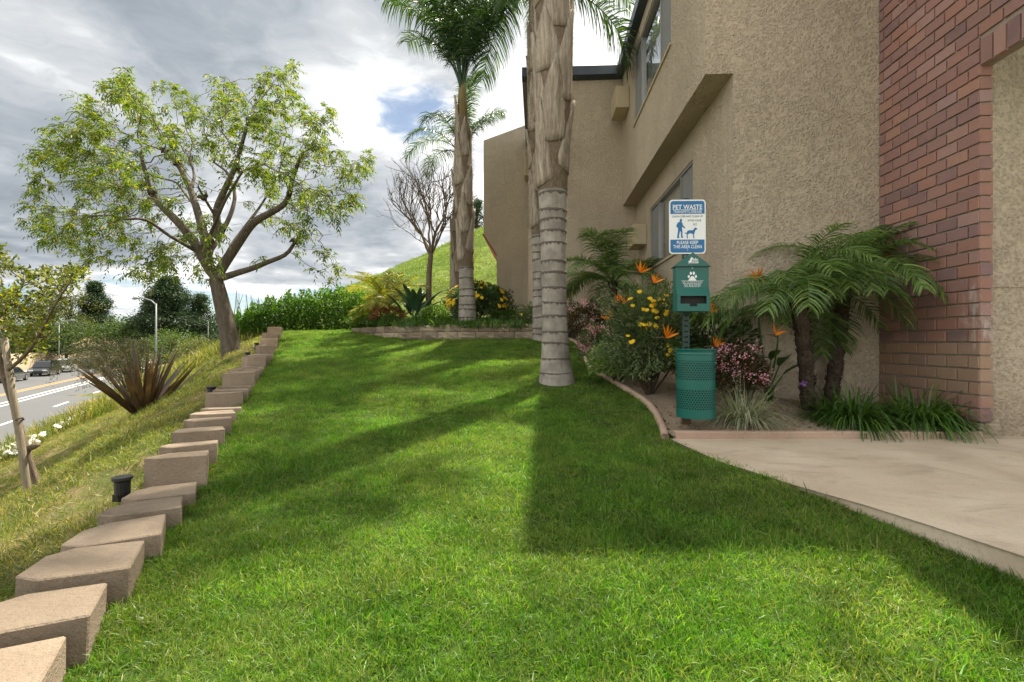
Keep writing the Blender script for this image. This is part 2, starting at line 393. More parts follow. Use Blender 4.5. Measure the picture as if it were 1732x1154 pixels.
def road_pt(s, q, z=ROAD_Z):
    p = ROAD_P + ROAD_D * s + ROAD_N * q; return (p[0], p[1], z)
def sst(x, a, b): t = np.clip((x - a) / (b - a), 0, 1); return t * t * (3 - 2 * t)
def z_ground(x, y):
    x = np.asarray(x, float); y = np.asarray(y, float)
    yc = np.clip(y, -3, 60)
    p = (ROW_X(yc) - .30 - x) * .915                       # metres out from the block row towards the road
    zr = np.interp(yc, *ROW_G)
    sp_ = .3 * np.log1p(np.exp(np.clip((p - .42) / .3, -30, 60))); drop = .03 * np.maximum(p, 0) + .66 * np.minimum(sp_, 2.6) + .41 * np.maximum(sp_ - 2.6, 0)
    near = zr - .02 - drop
    q = road_q(x, y)
    far = np.minimum(zr - .02 - .03 * np.maximum(p, 0), ROAD_Z - .05 + .52 * q)
    wb = sst(y, 11, 19)
    bank = np.maximum(near * (1 - wb) + far * wb, ROAD_Z - .12)
    lw = z_lawn(np.maximum(x, ROW_X(yc) - .3), y)
    t = sst(p, -.25, .02)
    z = lw * (1 - t) + bank * t
    lumps = .02 * np.sin(3.1 * x + 1.7 * y) * np.sin(2.3 * y - 1.1 * x) * t
    return np.where(q < 0.05, ROAD_Z - .12, z + lumps)
# concrete path outline (plan), its lawn edge sampled from where it meets the grass
SLAB = [(1.24, 3.67), (1.32, 3.01), (1.51, 2.48), (1.65, 2.19), (1.735, 1.95), (1.82, 1.67), (1.93, 1.2), (2.05, .5), (2.2, -.6), (2.3, -2.5), (7, -2.5), (7, 3.95), (3.6, 3.95), (3.4, 3.72), (2.3, 3.70)]
def inpoly(x, y, poly):
    x = np.asarray(x, float); y = np.asarray(y, float); c = np.zeros(x.shape, bool); j = len(poly) - 1
    for i in range(len(poly)):
        xi, yi = poly[i]; xj, yj = poly[j]
        c ^= ((yi > y) != (yj > y)) & (x < (xj - xi) * (y - yi) / (yj - yi + 1e-12) + xi); j = i
    return c
def axis(lo, a, b, hi, step, k=1.22):
    mid = list(np.arange(a, b, step)); r = [b]; s_ = step
    while r[-1] < hi: s_ *= k; r.append(r[-1] + s_)
    l_ = []; s_ = step; v = a
    while v > lo: s_ *= k; v -= s_; l_.append(v)
    return np.array(l_[::-1] + mid + r)
def sheet(xs, ys, zf, name, m, keep=None, smooth=True, parent=None):
    X, Y = np.meshgrid(xs, ys); Z = zf(X, Y)
    nx = len(xs); i, j = np.meshgrid(np.arange(len(ys) - 1), np.arange(nx - 1), indexing='ij')
    f = np.stack([i * nx + j, i * nx + j + 1, (i + 1) * nx + j + 1, (i + 1) * nx + j], -1).reshape(-1, 4)
    if keep is not None:
        k = keep(X, Y).ravel(); f = f[k[f].all(1)]
        used = np.unique(f); mp = -np.ones(X.size, int); mp[used] = np.arange(len(used))
        V = np.stack([X, Y, Z], -1).reshape(-1, 3)[used]; f = mp[f]
    else: V = np.stack([X, Y, Z], -1).reshape(-1, 3)
    return MB().add(V, f).build(name, m, parent, smooth)
def z_terrain(X, Y):
    Z = z_ground(X, Y)
    ins = inpoly(X, Y, [(a + .14, b) for a, b in SLAB])
    Z = np.where(ins, np.minimum(Z, -1.02), Z)
    return Z
struct(sheet(axis(-1500, -9, 3.2, 1500, .1), axis(-60, -1, 14, 3000, .1), z_terrain, 'ground', M['ground']))
# concrete path
sb = bevel(MB().prism(SLAB, 2, -1.15, -.76).build('concrete_path', M['slab']), .012); struct(sb)
# hill behind the building
def z_hill(X, Y):
    cr = (1 - np.exp(-np.maximum(Y - 19, 0) / 26.0)) / .632
    xs = X + .10 * (Y - 45)
    top = sum(np.interp(xs + o, [-60, -30, -26, -21, -15, -9.3, -1.5, 10, 30], [-9, -7, -1.5, 3.0, 5.7, 8.0, 10.6, 13, 15]) for o in (-1.5, 0, 1.5)) / 3
    top = top + .12 * np.sin(X * .41 + 1) + .2 * np.sin(X * .23 + Y * .17)
    a_ = .3 + np.where(top > 0, top * cr, top); b_ = -5.5 + .72 * road_q(X, Y); k_ = 1.6
    bumps = sum(.16 / f_ ** .8 * np.sin(f_ * 1.7 * X + ph + .8 * np.sin(f_ * .9 * Y)) * np.sin(f_ * 1.3 * Y + 2 * ph) for f_, ph in ((.25, 1.), (.6, 2.), (1.3, 4.), (2.1, .5)))
    return -k_ * np.log(np.exp(-a_ / k_) + np.exp(-np.clip(b_, -40, 60) / k_)) + bumps * .5
struct(sheet(np.linspace(-60, 60, 340), np.linspace(18.5, 130, 240), z_hill, 'hill', M['hill']))
# road, kerbs, verge and paint
def strip(name, m, q0, q1, z, s0=-60, s1=420, h=0):
    a = [road_pt(s0, q0, z), road_pt(s0, q1, z), road_pt(s1, q1, z), road_pt(s1, q0, z)]
    b = MB()
    if h: b.prism([p[:2] for p in a], 2, z - h, z)
    else: b.add(a, [(0, 1, 2, 3)])
    return b.build(name, m)
struct(strip('road', M['asphalt'], -14.2, 0, ROAD_Z))
struct(strip('kerb', M['kerb'], 0.0, .42, ROAD_Z + .12, h=.3)); struct(strip('kerb', M['kerb'], -14.5, -14.2, ROAD_Z + .13, h=.3))
struct(strip('pavement', M['kerb'], -18, -14.5, ROAD_Z + .115, h=.2))
struct(strip('road_line', M['white_line'], -5.75, -5.6, ROAD_Z + .004)); struct(strip('road_line', M['white_line'], -6.35, -6.2, ROAD_Z + .004))
struct(strip('road_line', M['yellow_line'], -8.25, -8.1, ROAD_Z + .004)); struct(strip('road_line', M['yellow_line'], -8.65, -8.5, ROAD_Z + .004))
for k in range(14):
    s0 = 1.0 + k * 7.6
    struct(strip('lane_dash', M['white_line'], -2.85, -2.7, ROAD_Z + .004, s0, s0 + 2.6))

# ------------------------------------------------------------------ building (own frame: x to the right, y along its side wall)
BA = math.atan(44 / FP)
bld = thing('apartment_building', 'two storey tan stucco apartment building with brick pier and dark blue roof edge', 'building', (0, 0, 0), -BA)
def bpart(name, mb, m, parent=None, bv=0):
    o = mb.build(name, m, parent or bld)
    if bv: bevel(o, bv)
    return o
def B(px, py, t): # pixel + distance -> building frame (for checks)
    v = U(px, py, t); return (v[0] * cos(BA) - v[1] * sin(BA), v[0] * sin(BA) + v[1] * cos(BA), v[2])
ZB, ZS, ZT = -1.1, 2.763, 5.40
XL, XU, YF, YB_ = 2.011, 1.73, 5.0, 9.8
W0, W1, WA, WB = 6.27, 8.60, 6.84, 8.07
def side_wall(x, z0, z1, wz0, wz1):
    b = MB()
    b.box((x, YF + .15, z0), (x + .15, W0, z1)); b.box((x, W1, z0), (x + .15, YB_, z1))
    b.box((x, W0, z0), (x + .15, W1, wz0)); b.box((x, W0, wz1), (x + .15, W1, z1)); return b
bpart('side_wall', side_wall(XL, ZB, ZS, 1.30, 2.37), M['stucco'])
bpart('side_wall', side_wall(XU, ZS, ZT, 3.88, 5.15), M['stucco'])
bpart('overhang_soffit', MB().box((XU + .15, YF + .15, ZS + .002), (XL + .15, YB_, ZS + .1)), M['stucco'])
f = MB(); f.box((XL, YF, ZB), (3.56, YF + .15, ZS)); f.box((XU, YF, ZS), (3.56, YF + .15, ZT))
bpart('front_wall', f, M['stucco'])
bpart('rear_wall', MB().box((-.2, YB_, ZB), (2.6, YB_ + .15, ZT)), M['stucco'])
bpart('return_wall', MB().box((-.2, YB_ + .15, ZB), (-.05, 13.1, ZT)), M['stucco'])
bpart('far_wing', MB().prism([(-1.146, -.6), (1.6, -.6), (1.6, 6.6), (-.35, 5.98), (-1.51, 5.58), (-1.51, 2.98), (-1.146, 2.41)], 1, 13.1, 21), M['stucco'])
bpart('red_soffit', MB().prism([(-1.150, 2.404), (-1.150, 2.36), (-1.56, 2.99), (-1.514, 2.982)], 1, 13.14, 21.02), M['redtrim'])
bpart('recessed_wall', MB().box((3.548, 4.0, ZB), (7.5, 4.15, ZT)), M['stucco'])
bpart('base_plinth', MB().box((3.44, 3.885, ZB), (3.60, 5.02, -.645)), M['stucco'], bv=.01)
bpart('wall_groove_trim', MB().box((3.56, 3.992, .43), (7.4, 4.02, .445)), M['stucco'])
# roof and gutters
bpart('roof', MB().box((XU + .02, YF + .02, ZT + .005), (7.5, 13, ZT + .2)).box((-.18, YB_ + .02, ZT + .004), (XU + .01, 13.1, ZT + .19)).box((3.47, -1.5, ZT + .008), (7.5, YF + .5, ZT + .21)), M['fascia'])
gut = [(0, 0), (.13, .05), (.13, .23), (.11, .25), (.09, .23), (0, .2)]
g1 = MB()
g1.prism([(XU - a, ZT - .04 + b) for a, b in gut], 1, YF - .12, YB_ - .13)
bpart('gutter', g1, M['fascia'])
bpart('gutter', MB().prism([(YF - .002 - a, ZT - .04 + b) for a, b in gut], 0, XU - .13, 3.44), M['fascia'])
bpart('gutter', MB().prism([(YB_ - .002 - a, ZT - .04 + b) for a, b in gut], 0, -.33, XU - .002), M['fascia'])
bpart('gutter', MB().prism([(-.2 - a, ZT - .04 + b) for a, b in gut], 1, YB_ - .002, 13.09), M['fascia'])
bpart('gutter', MB().prism([(3.45 - a, ZT - .04 + b) for a, b in gut], 1, -1.5, YF - .14), M['fascia'])
bpart('eave', MB().box((3.01, -1.5, ZT + .03), (3.319, YF - .15, ZT + .19)), M['fascia'])
dsp = MB().box((-.10, 9.70, ZB), (-.02, 9.795, ZT - .03)); bpart('downspout', dsp, M['acbeige'])
# windows
def window(x, z0, z1, dark_near):
    wn = bpart('window', MB().box((x + .01, W0, z0), (x + .09, W0 + .04, z1)).box((x + .01, W1 - .04, z0), (x + .09, W1, z1))
               .box((x + .01, W0 + .04, z0), (x + .09, W1 - .04, z0 + .04)).box((x + .01, W0 + .04, z1 - .04), (x + .09, W1 - .04, z1)), M['alu'])
    bpart('sill', MB().box((x - .025, W0 - .03, z0 - .035), (x + .03, W1 + .03, z0 - .002)), M['acbeige'], wn)
    for y in (WA, WB): bpart('mullion', MB().box((x + .012, y - .022, z0 + .04), (x + .085, y + .022, z1 - .04)), M['alu'], wn)
    for a, b_ in ((W0 + .04, WA - .022), (WA + .022, WB - .022), (WB + .022, W1 - .04)):
        bpart('pane', MB().add([(x + .05, a, z0 + .04), (x + .05, b_, z0 + .04), (x + .05, b_, z1 - .04), (x + .05, a, z1 - .04)], [(0, 3, 2, 1)]), M['glass'], wn)
    a, b_ = (W0 + .04, WA - .022)
    bpart('insect_screen', MB().box((x + .031, a, z0 + .042), (x + .034, b_, z1 - .042)), M['screen'], wn)
    a, b_ = (WB + .022, W1 - .04)
    bpart('insect_screen', MB().box((x + .031, a, z0 + .042), (x + .034, b_, z1 - .042)), M['screen'], wn)
    cu = MB(); ys = np.linspace(W0, W1, 90); xx = x + .115 + .016 * np.sin(ys * 48)
    v = np.concatenate([np.c_[xx, ys, np.full(90, z0 - .05)], np.c_[xx, ys, np.full(90, z1 + .05)]])
    i = np.arange(89); cu.add(v, np.stack([i, i + 1, i + 91, i + 90], -1)); bpart('curtain', cu, M['curtain'], wn)
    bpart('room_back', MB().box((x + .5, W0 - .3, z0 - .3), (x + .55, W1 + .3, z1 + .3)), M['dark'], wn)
window(XL, 1.30, 2.37, True); window(XU, 3.88, 5.15, False)
# air conditioner covers
for a, b_ in (((XU - .26, 9.06, 4.43), (XU - .002, 9.62, 4.84)), ((XL - .25, 8.86, 1.79), (XL - .002, 9.45, 2.17)), ((-.36, 12.6, 4.42), (-.203, 13.09, 4.92))):
    bpart('air_conditioner_cover', MB().box(a, b_), M['acbeige'], bv=.012)
# brick veneer: mortar core with every brick proud of it
CH, BL, J = .1045, .2035, .014
core = MB(); core.box((3.468, 3.912, -.64), (3.546, YF, 2.14)); core.box((3.468, 1.0, 2.155), (3.546, 3.9115, ZT + .1)); core.box((3.468, 3.912, 2.14), (3.546, YF, ZT + .1))
bw = bpart('brick_wall', core, M['mortar'])
bvars = []
def brick_mesh(l, h_, dep):
    bm = bmesh.new(); bmesh.ops.create_cube(bm, size=1)
    bmesh.ops.scale(bm, vec=(dep, l, h_), verts=bm.verts)
    bmesh.ops.bevel(bm, geom=bm.edges[:], offset=.0035, segments=1, affect='EDGES')
    for v in bm.verts: v.co += Vector((random.uniform(-.0012, .0012), random.uniform(-.002, .002), random.uniform(-.002, .002)))
    me = bpy.data.meshes.new('brick'); bm.to_mesh(me); bm.free(); me.materials.append(M['brick']); return me
full = [brick_mesh(BL - J, CH - J, .05) for _ in range(4)]; half = [brick_mesh(BL / 2 - J, CH - J, .05) for _ in range(2)]
head = [brick_mesh(.095, CH - J, .05) for _ in range(2)]; sold = [brick_mesh(CH - J, BL - J + .01, .05) for _ in range(2)]
def put_brick(me, x, y, z, rz=0):
    o = link('brick', me, bw); o.location = (x + random.uniform(-.002, .002), y, z + random.uniform(-.002, .002)); o.rotation_euler = (random.uniform(-.006, .006), random.uniform(-.01, .01), rz + random.uniform(-.006, .006))
XFACE = 3.453 + .025
nc = int((ZT - .05 + .64) / CH)
for r in range(nc):
    z = -.64 + CH * (r + .5)
    above = z - CH / 2 > 2.36
    y0 = 3.90 if z < 2.14 else (2.9 if above else 3.90)
    if z > 4.6: y0 = max(y0, 3.4)
    if above: y0 = y0 + (0 if r % 2 else BL / 2) - (3.90 - 2.9) % BL * 0
    y = y0 if not above else y0
    first = True
    while y < YF - .03:
        if first and r % 2 == 0 and not above: l_, ms = BL / 2, half
        else: l_, ms = BL, full
        if y + l_ > YF + .001:
            l_ = YF - y
            if l_ > .05:
                o = link('brick', random.choice(full), bw); o.location = (XFACE, y + l_ / 2, z); o.scale = (1, (l_ - J) / (BL - J), 1)
            break
        put_brick(random.choice(ms), XFACE, y + l_ / 2, z); y += l_; first = False
    if z < 2.14:    # jamb face of the pier, turned to the camera
        put_brick(random.choice(head), 3.506, 3.90 + .023, z, pi / 2)
for k in range(9):
    put_brick(random.choice(sold), XFACE, 3.9 - CH * (k + .5), 2.155 + (BL - J) / 2 + .006)
# ------------------------------------------------------------------ bed soil
CURB = [tuple(U(px, 577, D)[:2]) for px, D in ((1125, 3.68), (1121, 3.95), (1112, 4.3), (1100, 4.64), (1082, 4.95), (1060, 5.3), (1035, 5.72), (1012, 6.1), (999, 6.42), (992, 6.8), (988, 7.3), (984, 7.8), (975, 8.4), (958, 9.1))]
BED = CURB + [(.9, 9.9), (2.6, 9.9), (2.6, 5.3), (3.9, 5.2), (3.75, 3.62), (2.4, 3.62)]
struct(sheet(np.arange(.3, 4.1, .05), np.arange(3.68, 10, .05), lambda X, Y: z_ground(X, Y) + .022 + .012 * np.sin(X * 9) * np.sin(Y * 7 + X * 3), 'planting_bed', M['soil'], lambda X, Y: inpoly(X, Y, BED)))
WALLC = [(918, 8.85), (880, 8.95), (840, 9.05), (800, 9.2), (760, 9.38), (720, 9.65), (685, 10.0), (655, 10.45), (630, 10.95), (610, 11.5), (597, 12.1), (594, 12.8), (598, 13.6)]
WALLC = np.array([U(px, 577, D)[:2] for px, D in WALLC])
BED2 = [tuple(p) for p in WALLC] + [(-3.8, 19.5), (3, 19.5), (3, 9.4)]
struct(sheet(np.arange(-5, 3, .12), np.arange(8.8, 19.6, .12), lambda X, Y: .27 + .06 * np.maximum(Y - 9, 0) + .03 * np.sin(X * 5) * np.sin(Y * 4), 'raised_bed', M['soil'], lambda X, Y: inpoly(X, Y, BED2)))

# ------------------------------------------------------------------ retaining wall of split-face blocks
rw = thing('retaining_wall', 'low curved retaining wall of split face tan blocks at the head of the lawn', 'wall', (*WALLC[4], -.1))
seg = np.r_[0, np.cumsum(np.linalg.norm(np.diff(WALLC, axis=0), axis=1))]
def wall_at(s): return np.array([np.interp(s, seg, WALLC[:, 0]), np.interp(s, seg, WALLC[:, 1])])
def rough_block(l, d, h):
    bm = bmesh.new(); bmesh.ops.create_cube(bm, size=1); bmesh.ops.scale(bm, vec=(l, d, h), verts=bm.verts)
    bmesh.ops.bevel(bm, geom=bm.edges[:], offset=.008, segments=1, affect='EDGES')
    fr = [f for f in bm.faces if f.normal.y < -.9]
    bmesh.ops.subdivide_edges(bm, edges=list({e for f in fr for e in f.edges}), cuts=3, use_grid_fill=True)
    for v in bm.verts:
        if v.co.y < -d / 2 + .003 and abs(v.co.x) < l / 2 - .015 and abs(v.co.z) < h / 2 - .012: v.co.y -= random.uniform(-.004, .026)
    me = bpy.data.meshes.new('block'); bm.to_mesh(me); bm.free(); me.materials.append(M['wallblock']); return me
HC = .145; long_b = [rough_block(.385, .22, HC - .004) for _ in range(5)]; short_b = [rough_block(.225, .22, HC - .004) for _ in range(4)]
for course in range(3):
    s_ = .02 + .13 * (course % 2); z = .325 - HC * (course + .5)
    while s_ < seg[-1] - .4:
        lg = random.random() < .7; l_ = .39 if lg else .23
        p0, p1 = wall_at(s_), wall_at(s_ + l_); c = (p0 + p1) / 2; a = atan2(p0[1] - p1[1], p0[0] - p1[0])
        o = link('block', random.choice(long_b if lg else short_b), rw)
        nrm = np.array([sin(a), -cos(a)]); c = c - nrm * .11 + nrm * (.012 * course)
        o.matrix_parent_inverse = Matrix.Translation((-WALLC[4][0], -WALLC[4][1], .1))
        o.location = (c[0], c[1], z); o.rotation_euler = (0, 0, a + random.uniform(-.02, .02)); s_ += l_

# ------------------------------------------------------------------ stepped row of edging blocks along the lawn
er = thing('block_edging', 'stepped row of tan concrete blocks edging the lawn above the bank', 'wall', (*[ROW_X(1.3), 1.3], -.95))
def edge_block():
    bm = bmesh.new(); h = .2
    pl = [(.028, -.140), (-.018, .138), (-.24, .140), (-.315, .075), (-.325, -.075), (-.24, -.140)]
    pl = [(x + random.uniform(-.006, .006), y + random.uniform(-.006, .006)) for x, y in pl]
    b = [bm.verts.new((x, y, -h)) for x, y in pl]; t = [bm.verts.new((x, y, random.uniform(-.004, .004))) for x, y in pl]
    bm.faces.new(b[::-1]); bm.faces.new(t)
    for i in range(6): bm.faces.new((b[i], b[(i + 1) % 6], t[(i + 1) % 6], t[i]))
    bmesh.ops.recalc_face_normals(bm, faces=bm.faces)
    bmesh.ops.bevel(bm, geom=bm.edges[:], offset=.005, segments=1, affect='EDGES')
    me = bpy.data.meshes.new('block'); bm.to_mesh(me); bm.free(); me.materials.append(M['block']); return me
ebs = [edge_block() for _ in range(6)]
LV = [(-9, -.772), (2.24, -.80), (2.50, -.672), (3.06, -.625), (3.55, -.605), (4.25, -.49), (5.32, -.366), (6.9, -.235), (8.75, -.094), (9.62, .037), (10.12, .167), (11.5, .333)]
ra = atan2(.44, 1.0); D = .42
while D < 12.6:
    lv = [z for d_, z in LV if d_ <= D + .02][-1]
    if D < 1.2: lv = -.78
    o = link('block', random.choice(ebs), er); o.matrix_parent_inverse = Matrix.Translation((-ROW_X(1.3), -1.3, .95))
    Dm = D + .14
    o.scale = (.93, 1, 1); o.location = (ROW_X(Dm) + random.uniform(-.012, .012), Dm, lv + random.uniform(-.006, .006)); o.rotation_euler = (random.uniform(-.10, -.03), random.uniform(-.02, .02), ra + random.uniform(-.05, .05))
    D += .290

# bed edging: cast curved kerb and a straight timber-coloured strip along the path
ed = thing('bed_edging', 'thin curved pinkish concrete edging between the lawn and the flower bed', 'edging', (*CURB[0], -.76))
cpts = np.array([(x, y, float(z_ground(x, y))) for x, y in CURB])
tt = np.linspace(0, len(CURB) - 1, 70); fine_c = np.stack([np.interp(tt, range(len(CURB)), cpts[:, k]) for k in range(3)], -1)
for _ in range(3): fine_c[1:-1] = (fine_c[:-2] + 2 * fine_c[1:-1] + fine_c[2:]) / 4
tg = np.gradient(fine_c, axis=0); nr = np.c_[tg[:, 1], -tg[:, 0]]; nr /= np.linalg.norm(nr, axis=1, keepdims=True)
prof = [(-.028, -.15), (-.028, .035), (-.018, .05), (.018, .05), (.028, .035), (.028, -.15)]
v = np.array([[(*(fine_c[i, :2] + nr[i] * a), fine_c[i, 2] + b) for a, b in prof] for i in range(70)]).reshape(-1, 3)
i, j = np.meshgrid(np.arange(69), np.arange(5), indexing='ij')
cm = MB().add(v, np.stack([i * 6 + j, i * 6 + j + 1, (i + 1) * 6 + j + 1, (i + 1) * 6 + j], -1).reshape(-1, 4))
cm.Fc += [np.array([list(range(6))]), np.array([list(range(419, 413, -1))])]
o = cm.build('curved_kerb', M['edging'], ed, True); o.matrix_parent_inverse = Matrix.Translation((-CURB[0][0], -CURB[0][1], .76))
o = bevel(MB().box((1.27, 3.672, -.9), (3.66, 3.735, -.704)).build('straight_kerb', M['edging'], ed), .008); o.matrix_parent_inverse = Matrix.Translation((-CURB[0][0], -CURB[0][1], .76)); o['label'] = 'straight edging strip along the path'

# small black garden spotlights behind the row
M['blackp'] = simple('black_plastic', (0.012, 0.012, 0.013), 0.45)
for (px, py, dd), lab in (((212, 858, 2.62), 'nearest black garden spotlight behind the low edging blocks'), ((374, 668, 4.95), 'black garden spotlight halfway along the block row'), ((428, 607, 8.3), 'small black garden spotlight below the tree trunk'), ((438, 588, 9.7), 'farthest black garden spotlight near the hedge')):
    q = U(px, py, dd); q[0] = min(q[0], ROW_X(dd) - .40); q[2] = float(z_ground(q[0], q[1]))
    t = thing('garden_spotlight', lab, 'light', tuple(q), random.uniform(0, 6), 'garden spotlights')
    MB().tube([(0, 0, -.05), (0, 0, .07)], .012, 8).build('stake', M['blackp'], t)
    MB().tube([(.0, 0, .06), (.01, 0, .10), (.012, 0, .165), (.012, 0, .175), (.012, 0, .19)], [.028, .036, .038, .048, .048], 14).build('lamp_head', M['blackp'], t)
    MB().box((-.006, -.052, .05), (.006, .052, .09)).build('bracket', M['blackp'], t)

# ------------------------------------------------------------------ pet waste station
M['green'] = simple('green_powder_coat', (0.006, 0.105, 0.085), 0.32, 0, 0.06)
M['postgreen'] = simple('post_green', (0.008, 0.035, 0.03), 0.4)
M['signwhite'] = simple('sign_white', (0.78, 0.79, 0.80), 0.4, 0, 0.02)
M['signblue'] = simple('sign_blue', (0.008, 0.13, 0.32), 0.4, 0, 0.03)
M['rust'] = simple('rusty_steel', (0.10, 0.055, 0.03), 0.8)
st0 = U(1162, 725, 4.0); st0[2] = float(z_ground(st0[0], st0[1])) + .02
PS = thing('pet_waste_station', 'green pet waste station with white and blue sign above a perforated bin', 'pet station', tuple(st0), -R(2))
def stp(name, mb, m, parent=None, smooth=False, bv=0):
    o = mb.build(name, m, parent or PS, smooth)
    if bv: bevel(o, bv)
    return o
Z0 = st0[2]
zz = lambda py, D=4.0: (577 - py) / FP * D - Z0
pm = MB()
pm.box((-.034, .006, -.25), (-.022, .032, 1.92)); pm.box((.012, .006, -.25), (.024, .032, 1.92))
for k in range(43): pm.box((-.022, .004, -.02 + k * .0455), (.012, .008, .012 + k * .0455))      # U-channel with punched slots
stp('post', pm, M['postgreen'])
stp('post_base', MB().box((-.04, -.004, -.2), (.03, .04, .09)), M['rust'])
# sign
def rrect(x0, z0, x1, z1, r, n=6):
    p = []
    for cx_, cz_, a0 in ((x1 - r, z1 - r, 0), (x0 + r, z1 - r, 90), (x0 + r, z0 + r, 180), (x1 - r, z0 + r, 270)):
        p += [(cx_ + r * cos(R(a0 + 90 * k / n)), cz_ + r * sin(R(a0 + 90 * k / n))) for k in range(n + 1)]
    return p
sx0, sx1, sz0, sz1 = -.1525, .1525, zz(430), zz(430) + .4575
sg = stp('sign', MB().prism(rrect(sx0, sz0, sx1, sz1, .03), 1, -.010, -.006), M['signwhite'])
SW, SH = sx1 - sx0, sz1 - sz0
def sp(u, v): return (sx0 + u * SW, sz1 - v * SH)     # sign-face fractions, v down
YS = -.0115
def flat(name, polys, m, y=YS, parent=sg, th=.0008):
    b = MB()
    for p in polys: b.prism(p, 1, y - th, y)
    return stp(name, b, m, parent)
r_ = .022; a0, a1 = sp(.035, .025), sp(.965, .262)
flat('blue_band', [[p for p in rrect(a0[0], a1[1] - .04, a1[0], a0[1], r_) if p[1] > a1[1] + .001] + [(a0[0], a1[1]), (a1[0], a1[1])]], M['signblue'])
a0, a1 = sp(.035, .737), sp(.965, .975)
flat('blue_band', [[(a1[0], a0[1]), (a0[0], a0[1])] + [p for p in rrect(a0[0], a1[1], a1[0], a0[1] + .04, r_) if p[1] < a0[1] - .001]], M['signblue'])
def text(s, u, v, wid, hgt, m, y=YS - .0012, parent=sg, conv=sp, sw=None, bold=.0, name='lettering'):
    cu = bpy.data.curves.new('lettering', 'FONT'); cu.body = s; cu.align_x = 'CENTER'; cu.align_y = 'CENTER'; cu.size = 1; cu.offset = bold
    tmp = bpy.data.objects.new('tmp', cu); C.objects.link(tmp); dg_ = bpy.context.evaluated_depsgraph_get(); me = bpy.data.meshes.new_from_object(tmp.evaluated_get(dg_))
    bpy.data.objects.remove(tmp)
    co = np.zeros(len(me.vertices) * 3); me.vertices.foreach_get('co', co); co = co.reshape(-1, 3)
    c0, c1 = co.min(0), co.max(0); cx_, cz_ = conv(u, v)
    co2 = np.zeros_like(co); co2[:, 0] = ((co[:, 0] - c0[0]) / (c1[0] - c0[0]) - .5) * wid + cx_; co2[:, 2] = ((co[:, 1] - c0[1]) / (c1[1] - c0[1]) - .5) * hgt + cz_; co2[:, 1] = y
    me.vertices.foreach_set('co', co2.ravel()); me.update(); me.materials.clear(); me.materials.append(m)
    return link(name, me, parent)
text('PET WASTE', .5, .138, SW * .80, SH * .088, M['signwhite'], bold=.012)
text('TRANSMITS DISEASE', .5, .222, SW * .78, SH * .056, M['signwhite'], bold=.0)
flat('underline', [[sp(.10, .185), sp(.90, .185), sp(.90, .180), sp(.10, .180)]], M['signwhite'], YS - .001)
text('LEASH-CURB AND CLEAN UP', .5, .308, SW * .84, SH * .036, M['postgreen'], YS)
text('AFTER YOUR', .69, .385, SW * .37, SH * .036, M['postgreen'], YS); text('PET', .71, .46, SW * .11, SH * .036, M['postgreen'], YS)
text('PLEASE KEEP', .5, .79, SW * .58, SH * .062, M['signwhite'], bold=.01); text('THIS AREA CLEAN', .5, .868, SW * .78, SH * .062, M['signwhite'], bold=.01)
man = [(.30,.355),(.335,.352),(.355,.375),(.345,.40),(.335,.412),(.36,.43),(.375,.47),(.42,.505),(.445,.512),(.44,.525),(.40,.522),(.355,.495),(.35,.53),(.365,.60),(.36,.66),(.385,.70),(.33,.705),(.325,.65),(.325,.60),(.30,.575),(.275,.64),(.265,.685),(.285,.708),(.215,.708),(.225,.66),(.24,.58),(.245,.525),(.205,.505),(.20,.47),(.235,.425),(.285,.408),(.29,.385)]
dog = [(.43,.60),(.455,.615),(.475,.615),(.50,.575),(.56,.565),(.63,.565),(.665,.555),(.685,.53),(.715,.515),(.74,.525),(.78,.545),(.74,.555),(.715,.565),(.70,.60),(.68,.635),(.675,.665),(.685,.70),(.70,.71),(.66,.71),(.655,.66),(.64,.63),(.575,.62),(.53,.63),(.50,.66),(.51,.705),(.525,.712),(.485,.712),(.478,.66),(.49,.63),(.465,.632),(.43,.62)]
flat('walker_symbol', [[sp(*p) for p in man]], M['signblue']); flat('dog_symbol', [[sp(*p) for p in dog]], M['signblue'])
for py in (.105, .93):
    cx_, cz_ = sp(.5, py); stp('bolt', MB().add([(cx_ + .006 * cos(t), -.0142, cz_ + .006 * sin(t)) for t in np.arange(8) * pi / 4] + [(cx_ + .006 * cos(t), -.011, cz_ + .006 * sin(t)) for t in np.arange(8) * pi / 4], [tuple(range(8))] + [(k, (k + 1) % 8, (k + 1) % 8 + 8, k + 8) for k in range(8)]), M['alu'], sg)
# bag dispenser: gabled box whose lower half leans out, with a mouth
dz0, dz1, dzr = zz(527, 3.9), zz(450, 3.9), zz(428, 3.9)
hw = .132; dy = .0
side_p = [(-.105, dz1), (-.105, dz0 + .20), (-.135, dz0 + .13), (-.135, dz0), (-.02, dz0), (-.02, dz1)]
DS = MB(); DX = .008
mz0, mz1 = dz0 + .062, dz0 + .125; mx = .105
def quad(b, *p): b.add(p, [(0, 1, 2, 3)])
for s_ in (-1, 1): DS.prism(side_p, 0, DX + s_ * hw - .0015, DX + s_ * hw + .0015)
a = hw - .002
quad(DS, (DX - a, -.105, dz0 + .20), (DX + a, -.105, dz0 + .20), (DX + a, -.105, dz1), (DX - a, -.105, dz1))
quad(DS, (DX - a, -.135, dz0 + .13), (DX + a, -.135, dz0 + .13), (DX + a, -.105, dz0 + .20), (DX - a, -.105, dz0 + .20))
quad(DS, (DX - a, -.135, dz0), (DX + a, -.135, dz0), (DX + a, -.135, mz0 - .022), (DX - a, -.135, mz0 - .022))
